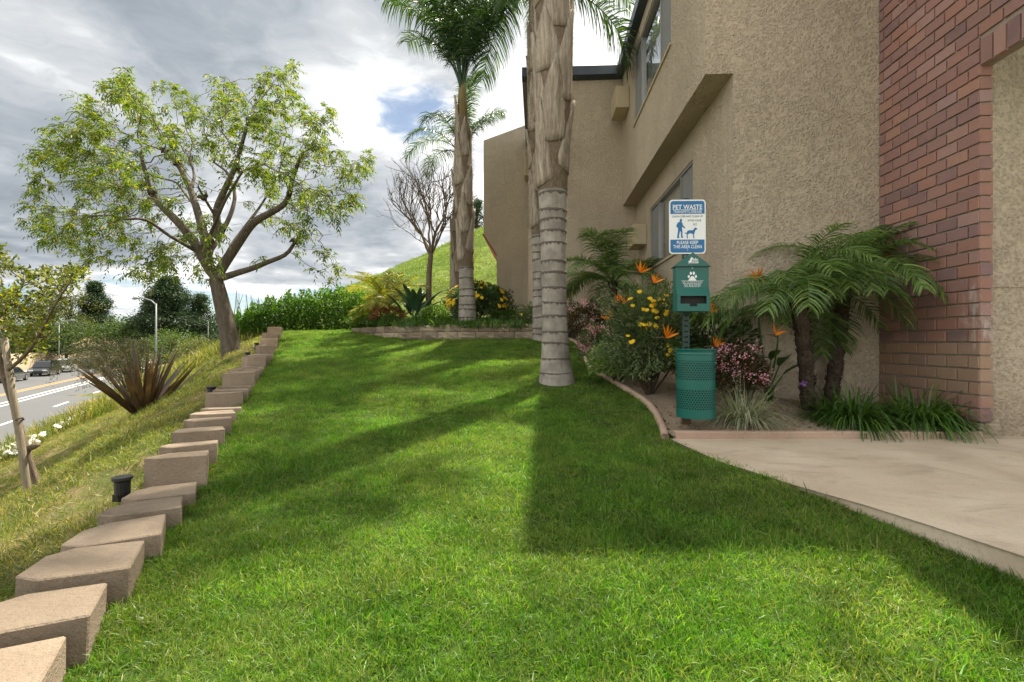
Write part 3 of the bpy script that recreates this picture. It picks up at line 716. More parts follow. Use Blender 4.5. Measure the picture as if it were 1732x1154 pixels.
for x0, x1, z0, z1 in ((-a, -.03, mz0 - .022, mz0), (.03, a, mz0 - .022, mz0), (-a, -mx, mz0, mz1), (mx, a, mz0, mz1), (-a, a, mz1, dz0 + .13)):
    quad(DS, (DX + x0, -.135, z0), (DX + x1, -.135, z0), (DX + x1, -.135, z1), (DX + x0, -.135, z1))
quad(DS, (DX - a, -.02, dz0), (DX + a, -.02, dz0), (DX + a, -.02, dz1), (DX - a, -.02, dz1)); quad(DS, (DX - a, -.134, dz0 + .001), (DX + a, -.134, dz0 + .001), (DX + a, -.02, dz0 + .001), (DX - a, -.02, dz0 + .001))
DI = stp('bag_dispenser', DS, M['green'])
rf = MB(); e = hw + .012
rf.prism([(DX - e, dz1 - .004), (DX + e, dz1 - .004), (DX, dzr)], 1, -.118, -.012)
stp('gable_roof', rf, M['green'], DI, bv=.002)
stp('roof_lip', MB().box((DX - e - .002, -.121, dz1 - .008), (DX + e + .002, -.010, dz1 - .003)), M['postgreen'], DI)
stp('inner_tray', MB().box((DX - a + .004, -.10, dz0 + .02), (DX + a - .004, -.09, dz0 + .19)), M['dark'], DI)
cv = lambda u, v: (DX + (u - .5) * 2 * hw, dzr - v * (dzr - dz0))
yF, yR = -.1062, -.1192
text('Fido', .56, .117, .055, .026, M['signwhite'], yR, DI, cv, bold=.02); text('House', .56, .160, .062, .024, M['signwhite'], yR, DI, cv, bold=.02)
flat('logo_dog', [[cv(*p) for p in [(.36,.185),(.38,.165),(.36,.145),(.40,.14),(.43,.10),(.46,.075),(.48,.085),(.50,.105),(.47,.115),(.46,.14),(.45,.17),(.46,.185),(.43,.185),(.425,.165),(.40,.17),(.40,.185)]]], M['signwhite'], yR, DI)
def ell(u, v, a_, b_, n=14): return [(cv(u, v)[0] + a_ * cos(t), cv(u, v)[1] + b_ * sin(t)) for t in np.arange(n) * 2 * pi / n]
flat('paw_symbol', [ell(.455, .35, .0095, .014), ell(.545, .35, .0095, .014), ell(.39, .405, .0085, .0125), ell(.61, .405, .0085, .0125), [cv(.37, .475), cv(.63, .475), cv(.535, .40), cv(.465, .40)]], M['signwhite'], yF, DI)
stp('lock', MB().lathe([(.0, 0), (.008, 0), (.008, .004)], 12, (0, 0, 0)), M['alu'], DI).matrix_local = Matrix.Translation((DX, -.1065, cv(.5, .262)[1])) @ Matrix.Rotation(R(90), 4, 'X')
flat('rule_line', [[cv(.16, .478), cv(.84, .478), cv(.84, .474), cv(.16, .474)], [cv(.15, .640), cv(.85, .640), cv(.85, .633), cv(.15, .633)]], M['signwhite'], yF, DI)
for s_, v_, h_, wd_ in (('KEEP THE NEIGHBORHOOD', .497, .007, .165), ('FOR PEOPLE AND PETS', .523, .007, .150), ('PULL BAG DOWN', .550, .010, .135), ("AND YOU'RE ALL SET", .577, .007, .130)):
    text(s_, .5, v_, wd_, h_, M['signwhite'], yF - .0002, DI, cv, bold=.02)
flat('arrow_symbol', [[cv(.37, .640), cv(.63, .640), cv(.5, .712)]], M['signwhite'], yF, DI)
# bin: perforated cylinder, closed bands, rolled rim
BX, BR_, bz0, bz1 = .016, .150, zz(709, 3.72), zz(591, 3.78)
BY = -.158
BNc = 46
bm_ = MB()
def band(z0, z1): bm_.lathe([(BR_, z0), (BR_, z1)], BNc, (BX, BY, 0))
def perf(z0, z1, rows):
    hgt = (z1 - z0) / rows; da = 2 * pi / BNc
    for r in range(rows):
        zc = z0 + hgt * (r + .5); V = []; Fq = []
        for c_ in range(BNc):
            th0 = (c_ + (.5 if r % 2 else 0)) * da; n0 = len(V); hr = .0064
            sq = [(-1, -1), (0, -1), (1, -1), (1, 0), (1, 1), (0, 1), (-1, 1), (-1, 0)]
            for a_, b_ in sq:
                th = th0 + a_ * da / 2; V.append((BX + BR_ * cos(th), BY + BR_ * sin(th), zc + b_ * hgt / 2))
            for a_, b_ in sq:
                k_ = hr / sqrt(a_ * a_ + b_ * b_); th = th0 + a_ * k_ / BR_; V.append((BX + BR_ * cos(th), BY + BR_ * sin(th), zc + b_ * k_))
            Fq += [(n0 + k, n0 + (k + 1) % 8, n0 + 8 + (k + 1) % 8, n0 + 8 + k) for k in range(8)]
        bm_.add(V, Fq)
H_ = bz1 - bz0
b1, b2, b3, b4 = bz0 + .13 * H_, bz0 + .42 * H_, bz0 + .555 * H_, bz0 + .845 * H_
band(bz0, b1); perf(b1, b2, 9); band(b2, b3); perf(b3, b4, 9); band(b4, bz1 - .045)
bm_.lathe([(BR_, bz1 - .045), (BR_ + .004, bz1 - .04), (BR_ + .001, bz1 - .034), (BR_ + .003, bz1 - .006), (BR_ + .012, bz1), (BR_ + .003, bz1 + .002), (BR_ - .006, bz1 - .01)], BNc, (BX, BY, 0))
bm_.lathe([(BR_ - .001, bz0 + .004), (.001, bz0 + .006)], BNc, (BX, BY, 0))
BN = stp('bin', bm_, M['green'], None, True)
stp('bin_liner', MB().lathe([(BR_ - .012, bz0 + .02), (BR_ - .012, bz1 - .12)], 32, (BX, BY, 0)), M['dark'], BN, True)
stp('bin_bracket', MB().box((BX - .1, BY + BR_ - .012, bz1 - .08), (.0, .004, bz1 - .05)), M['postgreen'], BN)
# ------------------------------------------------------------------ vegetation helpers
def unit(v): return v / (np.linalg.norm(v, axis=-1, keepdims=True) + 1e-9)
def rdir(n): return unit(rng.normal(size=(n, 3)))
def leaves(mb, P, Dv, L, W, nrm=None, droop=0.0):
    """folded pointed leaves: 5 verts (base, two mid, centre lowered, tip)"""
    n = len(P); Dv = unit(Dv); L = np.broadcast_to(L, (n,))[:, None]; W = np.broadcast_to(W, (n,))[:, None]
    if nrm is None: nrm = rdir(n) * .8 + np.array([0, 0, .7])
    s = unit(np.cross(Dv, nrm)); u = unit(np.cross(s, Dv))
    mid = P + Dv * L * .45
    V = np.stack([P, mid - s * W / 2 + u * W * .12, P + Dv * L - u * L * droop - np.array([0, 0, 1.]) * L * droop, mid + s * W / 2 + u * W * .12], 1)
    f = (np.arange(n) * 4)[:, None] + np.array([[0, 1, 2, 3]])
    t = np.concatenate([f[:, [0, 1, 2]], f[:, [0, 2, 3]]])
    mb.add(V.reshape(-1, 3), t)
def straps(mb, P, Dv, L, W, bend, segs=4, side=None, taper=1.0, cup=0.0):
    """strap leaves bending under their weight; P base points, Dv start directions"""
    n = len(P); Dv = unit(Dv); L = np.broadcast_to(L, (n,)); W = np.broadcast_to(W, (n,)); bend = np.broadcast_to(bend, (n,))
    if side is None: side = np.cross(Dv, np.array([0, 0, 1.]) + .05 * rng.normal(size=(n, 3)))
    side = unit(side); p = P.copy(); d_ = Dv.copy(); rows = []
    for k in range(segs + 1):
        t = k / segs; wd = W * np.clip((1 - t ** 2.2 * taper), .03, 1) * (0.65 + .35 * min(1, t * 3))
        rows.append(np.stack([p - side * wd[:, None] / 2, p + side * wd[:, None] / 2], 1))
        p = p + d_ * (L / segs)[:, None]
        d_ = unit(d_ + np.array([0, 0, -1.]) * (bend / segs * (1 + t))[:, None])
    V = np.stack(rows, 1)                                   # n, segs+1, 2, 3
    k = np.arange(segs)[None, :]; b = (np.arange(n) * (segs + 1) * 2)[:, None]
    f = np.stack([b + 2 * k, b + 2 * k + 1, b + 2 * k + 3, b + 2 * k + 2], -1).reshape(-1, 4)
    mb.add(V.reshape(-1, 3), f)
def colonize(nodes, parents, attr, step=.16, infl=1.6, kill=.3, iters=120, grav=0.0, jit=.12):
    nodes = [np.array(p, float) for p in nodes]; parents = list(parents)
    A = np.array(attr); alive = np.ones(len(A), bool)
    N = np.array(nodes); dm = np.linalg.norm(A[:, None] - N[None], axis=-1); near = dm.argmin(1); nd = dm.min(1)
    for _ in range(iters):
        act = alive & (nd < infl)
        if not act.any(): break
        idx = np.where(act)[0]; acc = {}
        for i in idx:
            acc.setdefault(near[i], []).append(unit(A[i] - nodes[near[i]]))
        new = []
        for k, ds in acc.items():
            v = unit(np.mean(ds, 0) + rng.normal(size=3) * jit + np.array([0, 0, grav])); p = nodes[k] + v * step
            new.append((p, k))
        st_ = len(nodes)
        for p, k in new: nodes.append(p); parents.append(k)
        NP = np.array([p for p, _ in new]); dd = np.linalg.norm(A[:, None] - NP[None], axis=-1); m_ = dd.min(1); am = dd.argmin(1)
        up = m_ < nd - 1e-6; near[up] = am[up] + st_; nd[up] = m_[up]
        alive &= nd > kill
        if len(nodes) > 9000: break
    return np.array(nodes), np.array(parents)
def tree_mesh(nodes, parents, tip=.006, power=2.3, rmin=None, rmax=None):
    n = len(nodes); ch = [[] for _ in range(n)]
    for i, p in enumerate(parents):
        if p >= 0: ch[p].append(i)
    r = np.zeros(n)
    for i in range(n - 1, -1, -1):
        r[i] = tip if not ch[i] else sum(r[c] ** power for c in ch[i]) ** (1 / power)
    if rmin is not None: r = np.maximum(r, rmin)
    if rmax is not None: r = np.minimum(r, rmax)
    mb = MB(); start = [(i, None) for i in range(n) if parents[i] < 0]
    while start:
        i, fr = start.pop(); pts = []; rr = []
        if fr is not None: pts.append(nodes[fr]); rr.append(min(r[fr], r[i] * 1.25))
        while True:
            pts.append(nodes[i]); rr.append(r[i])
            if not ch[i]: break
            c = sorted(ch[i], key=lambda k: -r[k])
            for k in c[1:]: start.append((k, i))
            i = c[0]
        if len(pts) < 2: continue
        mx = max(rr); mb.tube(pts, rr, 12 if mx > .1 else 8 if mx > .04 else 5 if mx > .015 else 3, cap=False)
    tips = np.array([i for i in range(n) if not ch[i]])
    return mb, r, tips, ch
def skeleton(lines):
    """lines of 3D points; later lines start at their nearest earlier node"""
    nodes = []; par = []; rad = []
    for pts, r0, r1 in lines:
        pts = np.array(pts, float)
        s = np.r_[0, np.cumsum(np.linalg.norm(np.diff(pts, axis=0), axis=1))]; m = max(2, int(s[-1] / .14)); t = np.linspace(0, s[-1], m + 1)
        q = np.stack([np.interp(t, s, pts[:, k]) for k in range(3)], -1)
        for _ in range(2): q[1:-1] = (q[:-2] + 2 * q[1:-1] + q[2:]) / 4
        rr = np.linspace(r0, r1, m + 1)
        if nodes:
            k = int(np.linalg.norm(np.array(nodes) - q[0], axis=1).argmin()); prev = k; q = q[1:]; rr = rr[1:]
        else: prev = -1
        for p, a in zip(q, rr): nodes.append(p); par.append(prev); rad.append(a); prev = len(nodes) - 1
    return nodes, par, rad
def scatter(name, srcs, P, rot, scl, idx):
    col = bpy.data.collections.new(name + '_sources')
    for s in srcs: col.objects.link(s)
    me = bpy.data.meshes.new(name); me.vertices.add(len(P)); me.vertices.foreach_set('co', np.asarray(P, float).ravel())
    for nm, ty, arr in (('rot', 'FLOAT_VECTOR', rot), ('scl', 'FLOAT_VECTOR', scl), ('idx', 'INT', idx)):
        at = me.attributes.new(nm, ty, 'POINT')
        at.data.foreach_set('value' if ty == 'INT' else 'vector', np.asarray(arr).ravel().astype(np.int32 if ty == 'INT' else float))
    o = link(name, me)
    ng = bpy.data.node_groups.new(name, 'GeometryNodeTree')
    ng.interface.new_socket('Geometry', in_out='INPUT', socket_type='NodeSocketGeometry'); ng.interface.new_socket('Geometry', in_out='OUTPUT', socket_type='NodeSocketGeometry')
    gi = ng.nodes.new('NodeGroupInput'); go = ng.nodes.new('NodeGroupOutput'); ci = ng.nodes.new('GeometryNodeCollectionInfo'); ip = ng.nodes.new('GeometryNodeInstanceOnPoints')
    ci.inputs[0].default_value = col; ci.inputs['Separate Children'].default_value = True; ci.inputs['Reset Children'].default_value = True
    def na(nm, ty):
        n_ = ng.nodes.new('GeometryNodeInputNamedAttribute'); n_.data_type = ty; n_.inputs[0].default_value = nm; return n_.outputs[0]
    L_ = ng.links.new
    L_(gi.outputs[0], ip.inputs['Points']); L_(ci.outputs[0], ip.inputs['Instance']); ip.inputs['Pick Instance'].default_value = True
    L_(na('idx', 'INT'), ip.inputs['Instance Index']); L_(na('rot', 'FLOAT_VECTOR'), ip.inputs['Rotation']); L_(na('scl', 'FLOAT_VECTOR'), ip.inputs['Scale'])
    L_(ip.outputs[0], go.inputs[0])
    md = o.modifiers.new('scatter', 'NODES'); md.node_group = ng
    return o

# ------------------------------------------------------------------ lawn and bank grass
def grassmat(name, fresh, dry, dryamt, nscale):
    m, g, b, o = mat(name)
    ge = g.n('ShaderNodeNewGeometry'); ri = ge.outputs['Random Per Island']; oi = g.n('ShaderNodeObjectInfo').outputs['Random']; p = ge.outputs['Position']
    c = g.ramp(ri, fresh)
    pn = g.m('ADD', g.m('MULTIPLY', g.noise(p, nscale, 4, 0.6, 0.6), 0.6), g.m('MULTIPLY', g.noise(p, nscale * 4.5, 3, 0.6, 0.3), 0.42))
    dm = g.m('MULTIPLY', g.sstep(g.m('ADD', pn, g.m('MULTIPLY', g.m('SUBTRACT', g.m('FRACT', g.m('MULTIPLY', ri, 7.31)), 0.5), 0.5)), 0.47, 0.78), dryamt)
    c = g.mix(dm, c, g.ramp(g.m('FRACT', g.m('MULTIPLY', ri, 3.7)), dry))
    hs = g.n('ShaderNodeHueSaturation'); g.l(c, hs.inputs['Color']); g.l(g.m('MULTIPLY', g.m('MULTIPLY_ADD', oi, 0.55, 0.72), g.m('MULTIPLY_ADD', g.sstep(g.noise(p, nscale * 2.6, 4, 0.6, 0.4), 0.3, 0.7), 0.45, 0.76)), hs.inputs['Value']); c = hs.outputs[0]
    g.l(c, b.inputs['Base Color']); b.inputs['Roughness'].default_value = 0.42; b.inputs['Specular IOR Level'].default_value = 0.4
    tr = g.n('ShaderNodeBsdfTranslucent'); g.l(g.mix(1.0, c, (1.3, 1.38, .45), 'MULTIPLY'), tr.inputs[0])
    mx = g.n('ShaderNodeMixShader'); mx.inputs[0].default_value = 0.5; g.l(b.outputs[0], mx.inputs[1]); g.l(tr.outputs[0], mx.inputs[2]); g.l(mx.outputs[0], o.inputs[0])
    return m
M['grass'] = grassmat('lawn_grass', [(0, (.034, .115, .009)), (.5, (.076, .205, .014)), (.9, (.135, .275, .022)), (1, (.26, .34, .08))], [(0, (.12, .19, .025)), (1, (.32, .31, .11))], .8, 1.1)
M['bankgrass'] = grassmat('bank_grass', [(0, (.055, .095, .012)), (.6, (.105, .165, .022)), (1, (.22, .24, .05))], [(0, (.27, .22, .07)), (1, (.42, .32, .17))], 1.0, 1.1)
def tuft(nb, rad, h0, h1, wd, m, lean=.55, bend=.5):
    mb = MB(); a = rng.uniform(0, 2 * pi, nb); r = rad * np.sqrt(rng.uniform(0, 1, nb))
    P = np.c_[r * np.cos(a), r * np.sin(a), np.full(nb, -.006)]
    b = rng.uniform(0, 2 * pi, nb); ln = rng.uniform(0, lean, nb)
    Dv = np.c_[np.cos(b) * ln, np.sin(b) * ln, np.ones(nb)]
    straps(mb, P, Dv, rng.uniform(h0, h1, nb), rng.uniform(.7, 1.2, nb) * wd, rng.uniform(.2, 1.0, nb) * bend * 1.6, 3, unit(np.cross(Dv, rdir(nb))))
    me = mb.mesh('tuft', m); return bpy.data.objects.new('tuft', me)
lt = [tuft(34, .055, .025, .055, .0032, M['grass'], .9, .8) for _ in range(5)] + [tuft(26, .05, .035, .075, .0034, M['grass'], 1.0, .9) for _ in range(2)]
def sample(n, xr, yr): return rng.uniform(*xr, n), rng.uniform(*yr, n)
def inview(x, y, m=420): px = 866 + FP * x / np.maximum(y, .2); return (px > -m) & (px < 1732 + m)
px_, py_ = [], []
for (d0, d1, dens) in ((.5, 2.2, 1450), (2.2, 4, 900), (4, 7, 560), (7, 13.8, 330)):
    xr = (-8, 2.3); n = int(dens * (xr[1] - xr[0]) * (d1 - d0)); x, y = sample(n, xr, (d0, d1))
    k = inview(x, y) & (x > ROW_X(y) - .02) & ~inpoly(x, y, [(a + .012, b) for a, b in SLAB]) & ~inpoly(x, y, BED) & ~inpoly(x, y, BED2)
    px_.append(x[k]); py_.append(y[k])
x = np.concatenate(px_); y = np.concatenate(py_); n = len(x)
k = (np.hypot(x - .545, y - 5.83) > .30) & ~((x > -2.3) & (y > 9.55)); x, y = x[k], y[k]; n = len(x)
sc = (.74 + .045 * y) * rng.uniform(.65, 1.3, n) * (1 + .18 * np.sin(5.1 * x + 2 * y) * np.sin(4.3 * y - 3 * x))
bare = np.exp(-((x - .5) ** 2 + (y - 5.75) ** 2) / .16)           # thin grass round the palm foot
k = rng.uniform(0, 1, n) > bare * .8; x, y, sc = x[k], y[k], sc[k]; n = len(x)
P = np.c_[x, y, z_ground(x, y)]
lawn = scatter('lawn_grass', lt, P, np.c_[rng.normal(0, .08, n), rng.normal(0, .08, n), rng.uniform(0, 6.28, n)], np.c_[sc * 1.12, sc * 1.12, sc * .76], rng.integers(0, len(lt), n))
stuff(tag(lawn, 'mown bright green lawn between the block row and the path', 'grass'))
bt = [tuft(26, .06, .03, .075, .0034, M['bankgrass'], 1.2, 1.0) for _ in range(5)] + [tuft(18, .05, .07, .15, .0036, M['bankgrass'], .8, .9) for _ in range(2)]
px_, py_ = [], []
for (d0, d1, dens, xr) in ((.4, 3, 600, (-5, -1)), (3, 7, 330, (-9, -1.8)), (7, 15, 130, (-17, -3)), (15, 30, 28, (-24, -6))):
    n = int(dens * (xr[1] - xr[0]) * (d1 - d0)); x, y = sample(n, xr, (d0, d1))
    k = inview(x, y) & (x < ROW_X(y) - .33) & (road_q(x, y) > .5); px_.append(x[k]); py_.append(y[k])
x = np.concatenate(px_); y = np.concatenate(py_); n = len(x)
pat = np.sin(2.1 * x + 1.3 * y) * np.sin(1.7 * y - .9 * x + 1) + .5 * np.sin(4.3 * x - 3.1 * y)
k = rng.uniform(-1.6, 1.2, n) < pat * 1.0 + .25; x, y = x[k], y[k]; n = len(x)
sc = (.85 + .05 * y) * rng.uniform(.7, 1.2, n); P = np.c_[x, y, z_ground(x, y)]
idx = rng.integers(0, 5, n); idx[rng.uniform(0, 1, n) < .07] = 5; idx[rng.uniform(0, 1, n) < .05] = 6
bgrass = scatter('bank_grass', bt, P, np.c_[rng.normal(0, .15, n), rng.normal(0, .15, n), rng.uniform(0, 6.28, n)], np.c_[sc * 1.2, sc * 1.2, sc * .8], idx)
stuff(tag(bgrass, 'patchy yellow green grass on the bank above the road', 'grass'))

# ------------------------------------------------------------------ leaf materials
M['leaf_main'] = leafmat('tree_leaf', [(0, (.034, .066, .011)), (.5, (.070, .118, .014)), (.85, (.13, .168, .018)), (1, (.23, .20, .03))], .52, .42, 1.7)
M['leaf_hedge'] = leafmat('hedge_leaf', [(0, (.022, .075, .008)), (.5, (.055, .14, .012)), (1, (.11, .20, .02))], .45, .4, 1.6)
M['leaf_palm'] = leafmat('palm_leaflet', [(0, (.020, .052, .018)), (.6, (.038, .085, .022)), (1, (.075, .125, .025))], .35, .36, 1.8, .45)
M['leaf_date'] = leafmat('date_palm_leaflet', [(0, (.060, .125, .032)), (.6, (.115, .195, .045)), (1, (.22, .29, .070))], .3, .4, 1.5, .4)
M['leaf_gold'] = leafmat('golden_palm_leaflet', [(0, (.12, .15, .02)), (.6, (.22, .23, .035)), (1, (.34, .30, .06))], .5, .4, 1.5)
M['leaf_dark'] = leafmat('dark_shrub_leaf', [(0, (.020, .050, .014)), (.6, (.045, .092, .022)), (1, (.085, .125, .034))], .3, .4, 1.4, .4)
M['leaf_red'] = leafmat('reddish_leaf', [(0, (.03, .045, .016)), (.5, (.06, .055, .02)), (1, (.13, .055, .03))], .35, .4)
M['leaf_bright'] = leafmat('bright_shrub_leaf', [(0, (.035, .085, .012)), (.6, (.085, .155, .02)), (1, (.18, .24, .05))], .4, .4)
M['leaf_vari'] = leafmat('variegated_leaf', [(0, (.04, .085, .028)), (.5, (.10, .15, .06)), (.8, (.30, .33, .20)), (1, (.50, .50, .36))], .35, .42)
M['leaf_vari2'] = leafmat('light_variegated_leaf', [(0, (.10, .19, .03)), (.5, (.20, .31, .07)), (.8, (.32, .38, .16)), (1, (.52, .54, .36))], .35, .42)
M['leaf_grey'] = leafmat('grey_green_leaf', [(0, (.06, .105, .045)), (.6, (.115, .17, .065)), (1, (.21, .25, .115))], .35, .5)
M['leaf_strap'] = leafmat('strap_leaf', [(0, (.028, .075, .014)), (.6, (.055, .13, .020)), (1, (.11, .19, .032))], .35, .36, 1.5, .45)
M['leaf_pale'] = leafmat('pale_strap_leaf', [(0, (.13, .17, .10)), (.5, (.28, .31, .20)), (1, (.46, .46, .33))], .3, .5)
M['leaf_bronze'] = leafmat('bronze_sword_leaf', [(0, (.045, .032, .022)), (.5, (.10, .065, .04)), (1, (.17, .13, .055))], .25, .4)
M['leaf_blue'] = leafmat('broad_blue_leaf', [(0, (.018, .050, .030)), (1, (.04, .085, .045))], .2, .35, 1.3, .5)
M['petal_y'] = leafmat('yellow_petal', [(0, (.70, .42, .010)), (1, (.85, .62, .02))], .3, .5, 1.1)
M['petal_o'] = leafmat('orange_sepal', [(0, (.80, .18, .008)), (1, (.90, .32, .015))], .3, .4, 1.1)
M['petal_p'] = leafmat('pink_petal', [(0, (.62, .20, .30)), (.6, (.78, .38, .48)), (1, (.88, .62, .66))], .3, .5, 1.0)
M['petal_w'] = leafmat('white_petal', [(0, (.62, .62, .60)), (1, (.78, .78, .76))], .25, .5, .9)
M['petal_v'] = leafmat('violet_petal', [(0, (.30, .12, .45)), (1, (.45, .22, .60))], .25, .5, .9)
def barkmat(name, c1, c2, sc_=9, zs=.25, bs=.9):
    m, g, b, o = mat(name); p = pos(g)
    q = g.vm('MULTIPLY', p, (1, 1, zs)); n1 = g.noise(q, sc_ * 3, 6, .7, .6); n2 = g.noise(p, sc_ * .5, 4, .6)
    c = g.mix(g.sstep(n1, .3, .7), c1, c2); c = g.mix(g.m('MULTIPLY', n2, .5), c, tuple(v * .6 for v in c1))
    g.l(c, b.inputs['Base Color']); b.inputs['Roughness'].default_value = .9; b.inputs['Specular IOR Level'].default_value = .15
    bump(g, b, n1, bs, .02); return m
M['bark'] = barkmat('grey_bark', (.085, .068, .052), (.19, .16, .125), 6)
M['bark2'] = barkmat('pale_brown_bark', (.13, .095, .065), (.24, .19, .14), 14)
M['bark_dark'] = barkmat('dark_bark', (.05, .036, .026), (.12, .09, .065), 20, 1.0)
M['stakewood'] = barkmat('weathered_stake', (.20, .165, .115), (.33, .28, .20), 18, .1, .6)

# ------------------------------------------------------------------ the large tree on the bank
TD = 11.0
def UT(px, py, off=0.0): return U(px, py, TD + off)
tb = UT(392, 592); tb[2] = float(z_ground(tb[0], tb[1]))
lines = [([tb - (0, 0, .25), tb + (0, 0, .02), UT(386, 560), UT(378, 525), UT(371, 495), UT(364, 468)], .25, .165),
    ([UT(364, 468), UT(345, 440, -.1), UT(337, 420, -.2), UT(304, 378, -.5), UT(268, 345, -.6), UT(255, 325, -.7), UT(238, 262, -.9)], .185, .045),
    ([UT(352, 445), UT(347, 406, .2), UT(335, 360, .3), UT(323, 322, .4), UT(303, 280, .5), UT(277, 254, .5)], .165, .06),
    ([UT(352, 445), UT(348, 415, -.2), UT(372, 390, -.4), UT(362, 362, -.5), UT(376, 330, -.6), UT(390, 300, -.8), UT(398, 284, -.8), UT(420, 205, -1.2)], .15, .04),
    ([UT(352, 430), UT(375, 395, .3), UT(392, 360, .5), UT(399, 330, .7), UT(385, 290, .9), UT(362, 275, 1.0)], .09, .04),
    ([UT(366, 468), UT(380, 445, .1), UT(412, 398, .1), UT(430, 374, 0), UT(462, 358, -.1), UT(487, 343, -.2), UT(493, 305, -.3), UT(510, 262, -.5)], .175, .05),
    ([UT(370, 472), UT(400, 462, -.2), UT(431, 453, -.4), UT(455, 442, -.5), UT(487, 432, -.5), UT(500, 407, -.6)], .12, .05),
    ([UT(340, 430), UT(310, 412, -.6), UT(281, 397, -.9), UT(248, 368, -1.3), UT(205, 372, -1.7)], .07, .03),
    ([UT(323, 322, .4), UT(330, 296, .9), UT(318, 262, 1.1)], .06, .035),
    ([UT(372, 378, -.4), UT(345, 335, -1.0), UT(336, 318, -1.2)], .05, .03),
    ([UT(350, 440), UT(345, 400, .8), UT(330, 350, 1.6), UT(300, 310, 2.0)], .08, .03),
    ([UT(368, 460), UT(395, 410, .8), UT(440, 350, 1.7), UT(470, 300, 2.1)], .08, .03),
    ([UT(360, 455), UT(350, 410, -1.0), UT(380, 340, -1.9), UT(410, 290, -2.3)], .07, .03)]
sk, par, rad0 = skeleton(lines)
crown_poly = [(18, 372), (48, 330), (38, 300), (60, 215), (120, 205), (128, 150), (175, 128), (232, 105), (250, 140), (330, 150), (355, 122), (412, 92), (440, 110), (470, 118), (500, 92), (520, 130), (560, 165), (575, 220), (615, 245), (638, 258), (618, 305), (620, 385), (585, 395), (560, 355), (520, 370), (520, 400), (580, 440), (585, 478), (560, 470), (520, 420), (455, 395), (450, 430), (420, 440), (380, 420), (345, 470), (335, 490), (290, 478), (240, 470), (190, 486), (185, 460), (130, 445), (60, 420), (70, 390)]
cpx, cpy = [], []
def crown_pts(n):
    out = []
    while len(out) < n:
        px, py = random.uniform(15, 640), random.uniform(90, 490)
        if not inpoly(np.array(px), np.array(py), crown_poly): continue
        u_, v_ = (px - 345) / 320, (py - 330) / 235
        rr = u_ * u_ + v_ * v_
        core = ((px - 345) / 125) ** 2 + ((py - 370) / 90) ** 2
        if core < 1 and random.random() < .95: continue
        if sin(px * .031 + 1.3) * sin(py * .043 + .7) + .6 * sin(px * .071 - py * .05) < -.55: continue
        hole = ((px - 350) / 60) ** 2 + ((py - 285) / 45) ** 2
        if hole < 1 and random.random() < .6: continue
        if px < 260 and py > 400 and random.random() < .45: continue
        dep = 3.4 * sqrt(max(0, 1 - min(1, rr * .9)))
        o_ = random.uniform(-dep, dep)
        D = TD + o_; out.append(UT(px, py, o_))
    return np.array(out)
att = crown_pts(1500)
nodes, parents = colonize(sk, par, att, .15, 2.2, .26, 90, .02, .22)
rad0 = [a * .86 if i < 14 else a * .70 for i, a in enumerate(rad0)]
rmin = np.r_[np.array(rad0), np.zeros(len(nodes) - len(rad0))]; rmax = np.r_[np.array(rad0) * 1.12, np.full(len(nodes) - len(rad0), .035)]
tm, rr, tips, ch = tree_mesh(nodes, parents, .0045, 2.25, rmin, rmax)
tree = thing('broadleaf_tree', 'large spreading tree with gnarled pruned limbs and airy yellow green leaves on the bank', 'tree', tuple(tb))
INV = Matrix.Translation(-Vector(tb))
o = tm.build('trunk', M['bark'], tree, True); o.matrix_parent_inverse = INV
# burrs left by old pruning cuts
for px, py, of in ((277, 254, .5), (300, 278, .5), (258, 325, -.7), (345, 335, -1.0), (500, 407, -.6), (490, 330, -.25), (400, 284, -.8), (337, 418, -.2), (376, 392, -.4)):
    c = UT(px, py, of); bb = MB()
    for _ in range(9):
        q = c + rng.normal(size=3) * .035; e_ = q + rdir(1)[0] * rng.uniform(.04, .13); bb.tube([c, q, e_], [.05, .045, .012], 6)
    o = bb.build('pruning_burr', M['bark_dark'], tree, True); o.matrix_parent_inverse = INV
tw = np.array([i for i in range(len(rad0), len(nodes)) if rr[i] < .016])
# pinnate leaves: a fine stalk with paired leaflets, gathered in sprays at the twig ends so sky shows between
cm_ = MB(); NC, NS = 720, 6
w_ = np.where(np.isin(tw, tips), 5.0, 1.0); pickc = rng.choice(tw, NC, p=w_ / w_.sum(), replace=False); pick = np.repeat(pickc, NS); NL = len(pick)
pdir = unit(nodes[pick] - nodes[parents[pick]]); sd = unit(pdir * .8 + rdir(NL) * .9 + np.array([0, 0, .05])); SLn = rng.uniform(.16, .32, (NL, 1))
start = nodes[pick] - pdir * rng.uniform(0, .12, (NL, 1))
straps(cm_, start, sd, SLn[:, 0], .004, .9, 3)
for k in range(9):
    t_ = (.25 + .75 * (k // 2) / 4); q = start + sd * SLn * t_ + np.array([0, 0, -1.]) * SLn * t_ ** 2 * .42
    tan = unit(sd + np.array([0, 0, -1.]) * t_ * .85); lat = unit(np.cross(tan, rdir(NL) * .4 + np.array([0, 0, 1.]))) * (1 if k % 2 else -1)
    leaves(cm_, q, tan * .75 + (lat * .9 if k < 8 else 0) + rdir(NL) * .22 + np.array([0, 0, -.25]), rng.uniform(.065, .112, NL), rng.uniform(.022, .036, NL), np.cross(tan, lat) + rdir(NL) * .35, .12)
o = cm_.build('crown', M['leaf_main'], tree); o.matrix_parent_inverse = INV
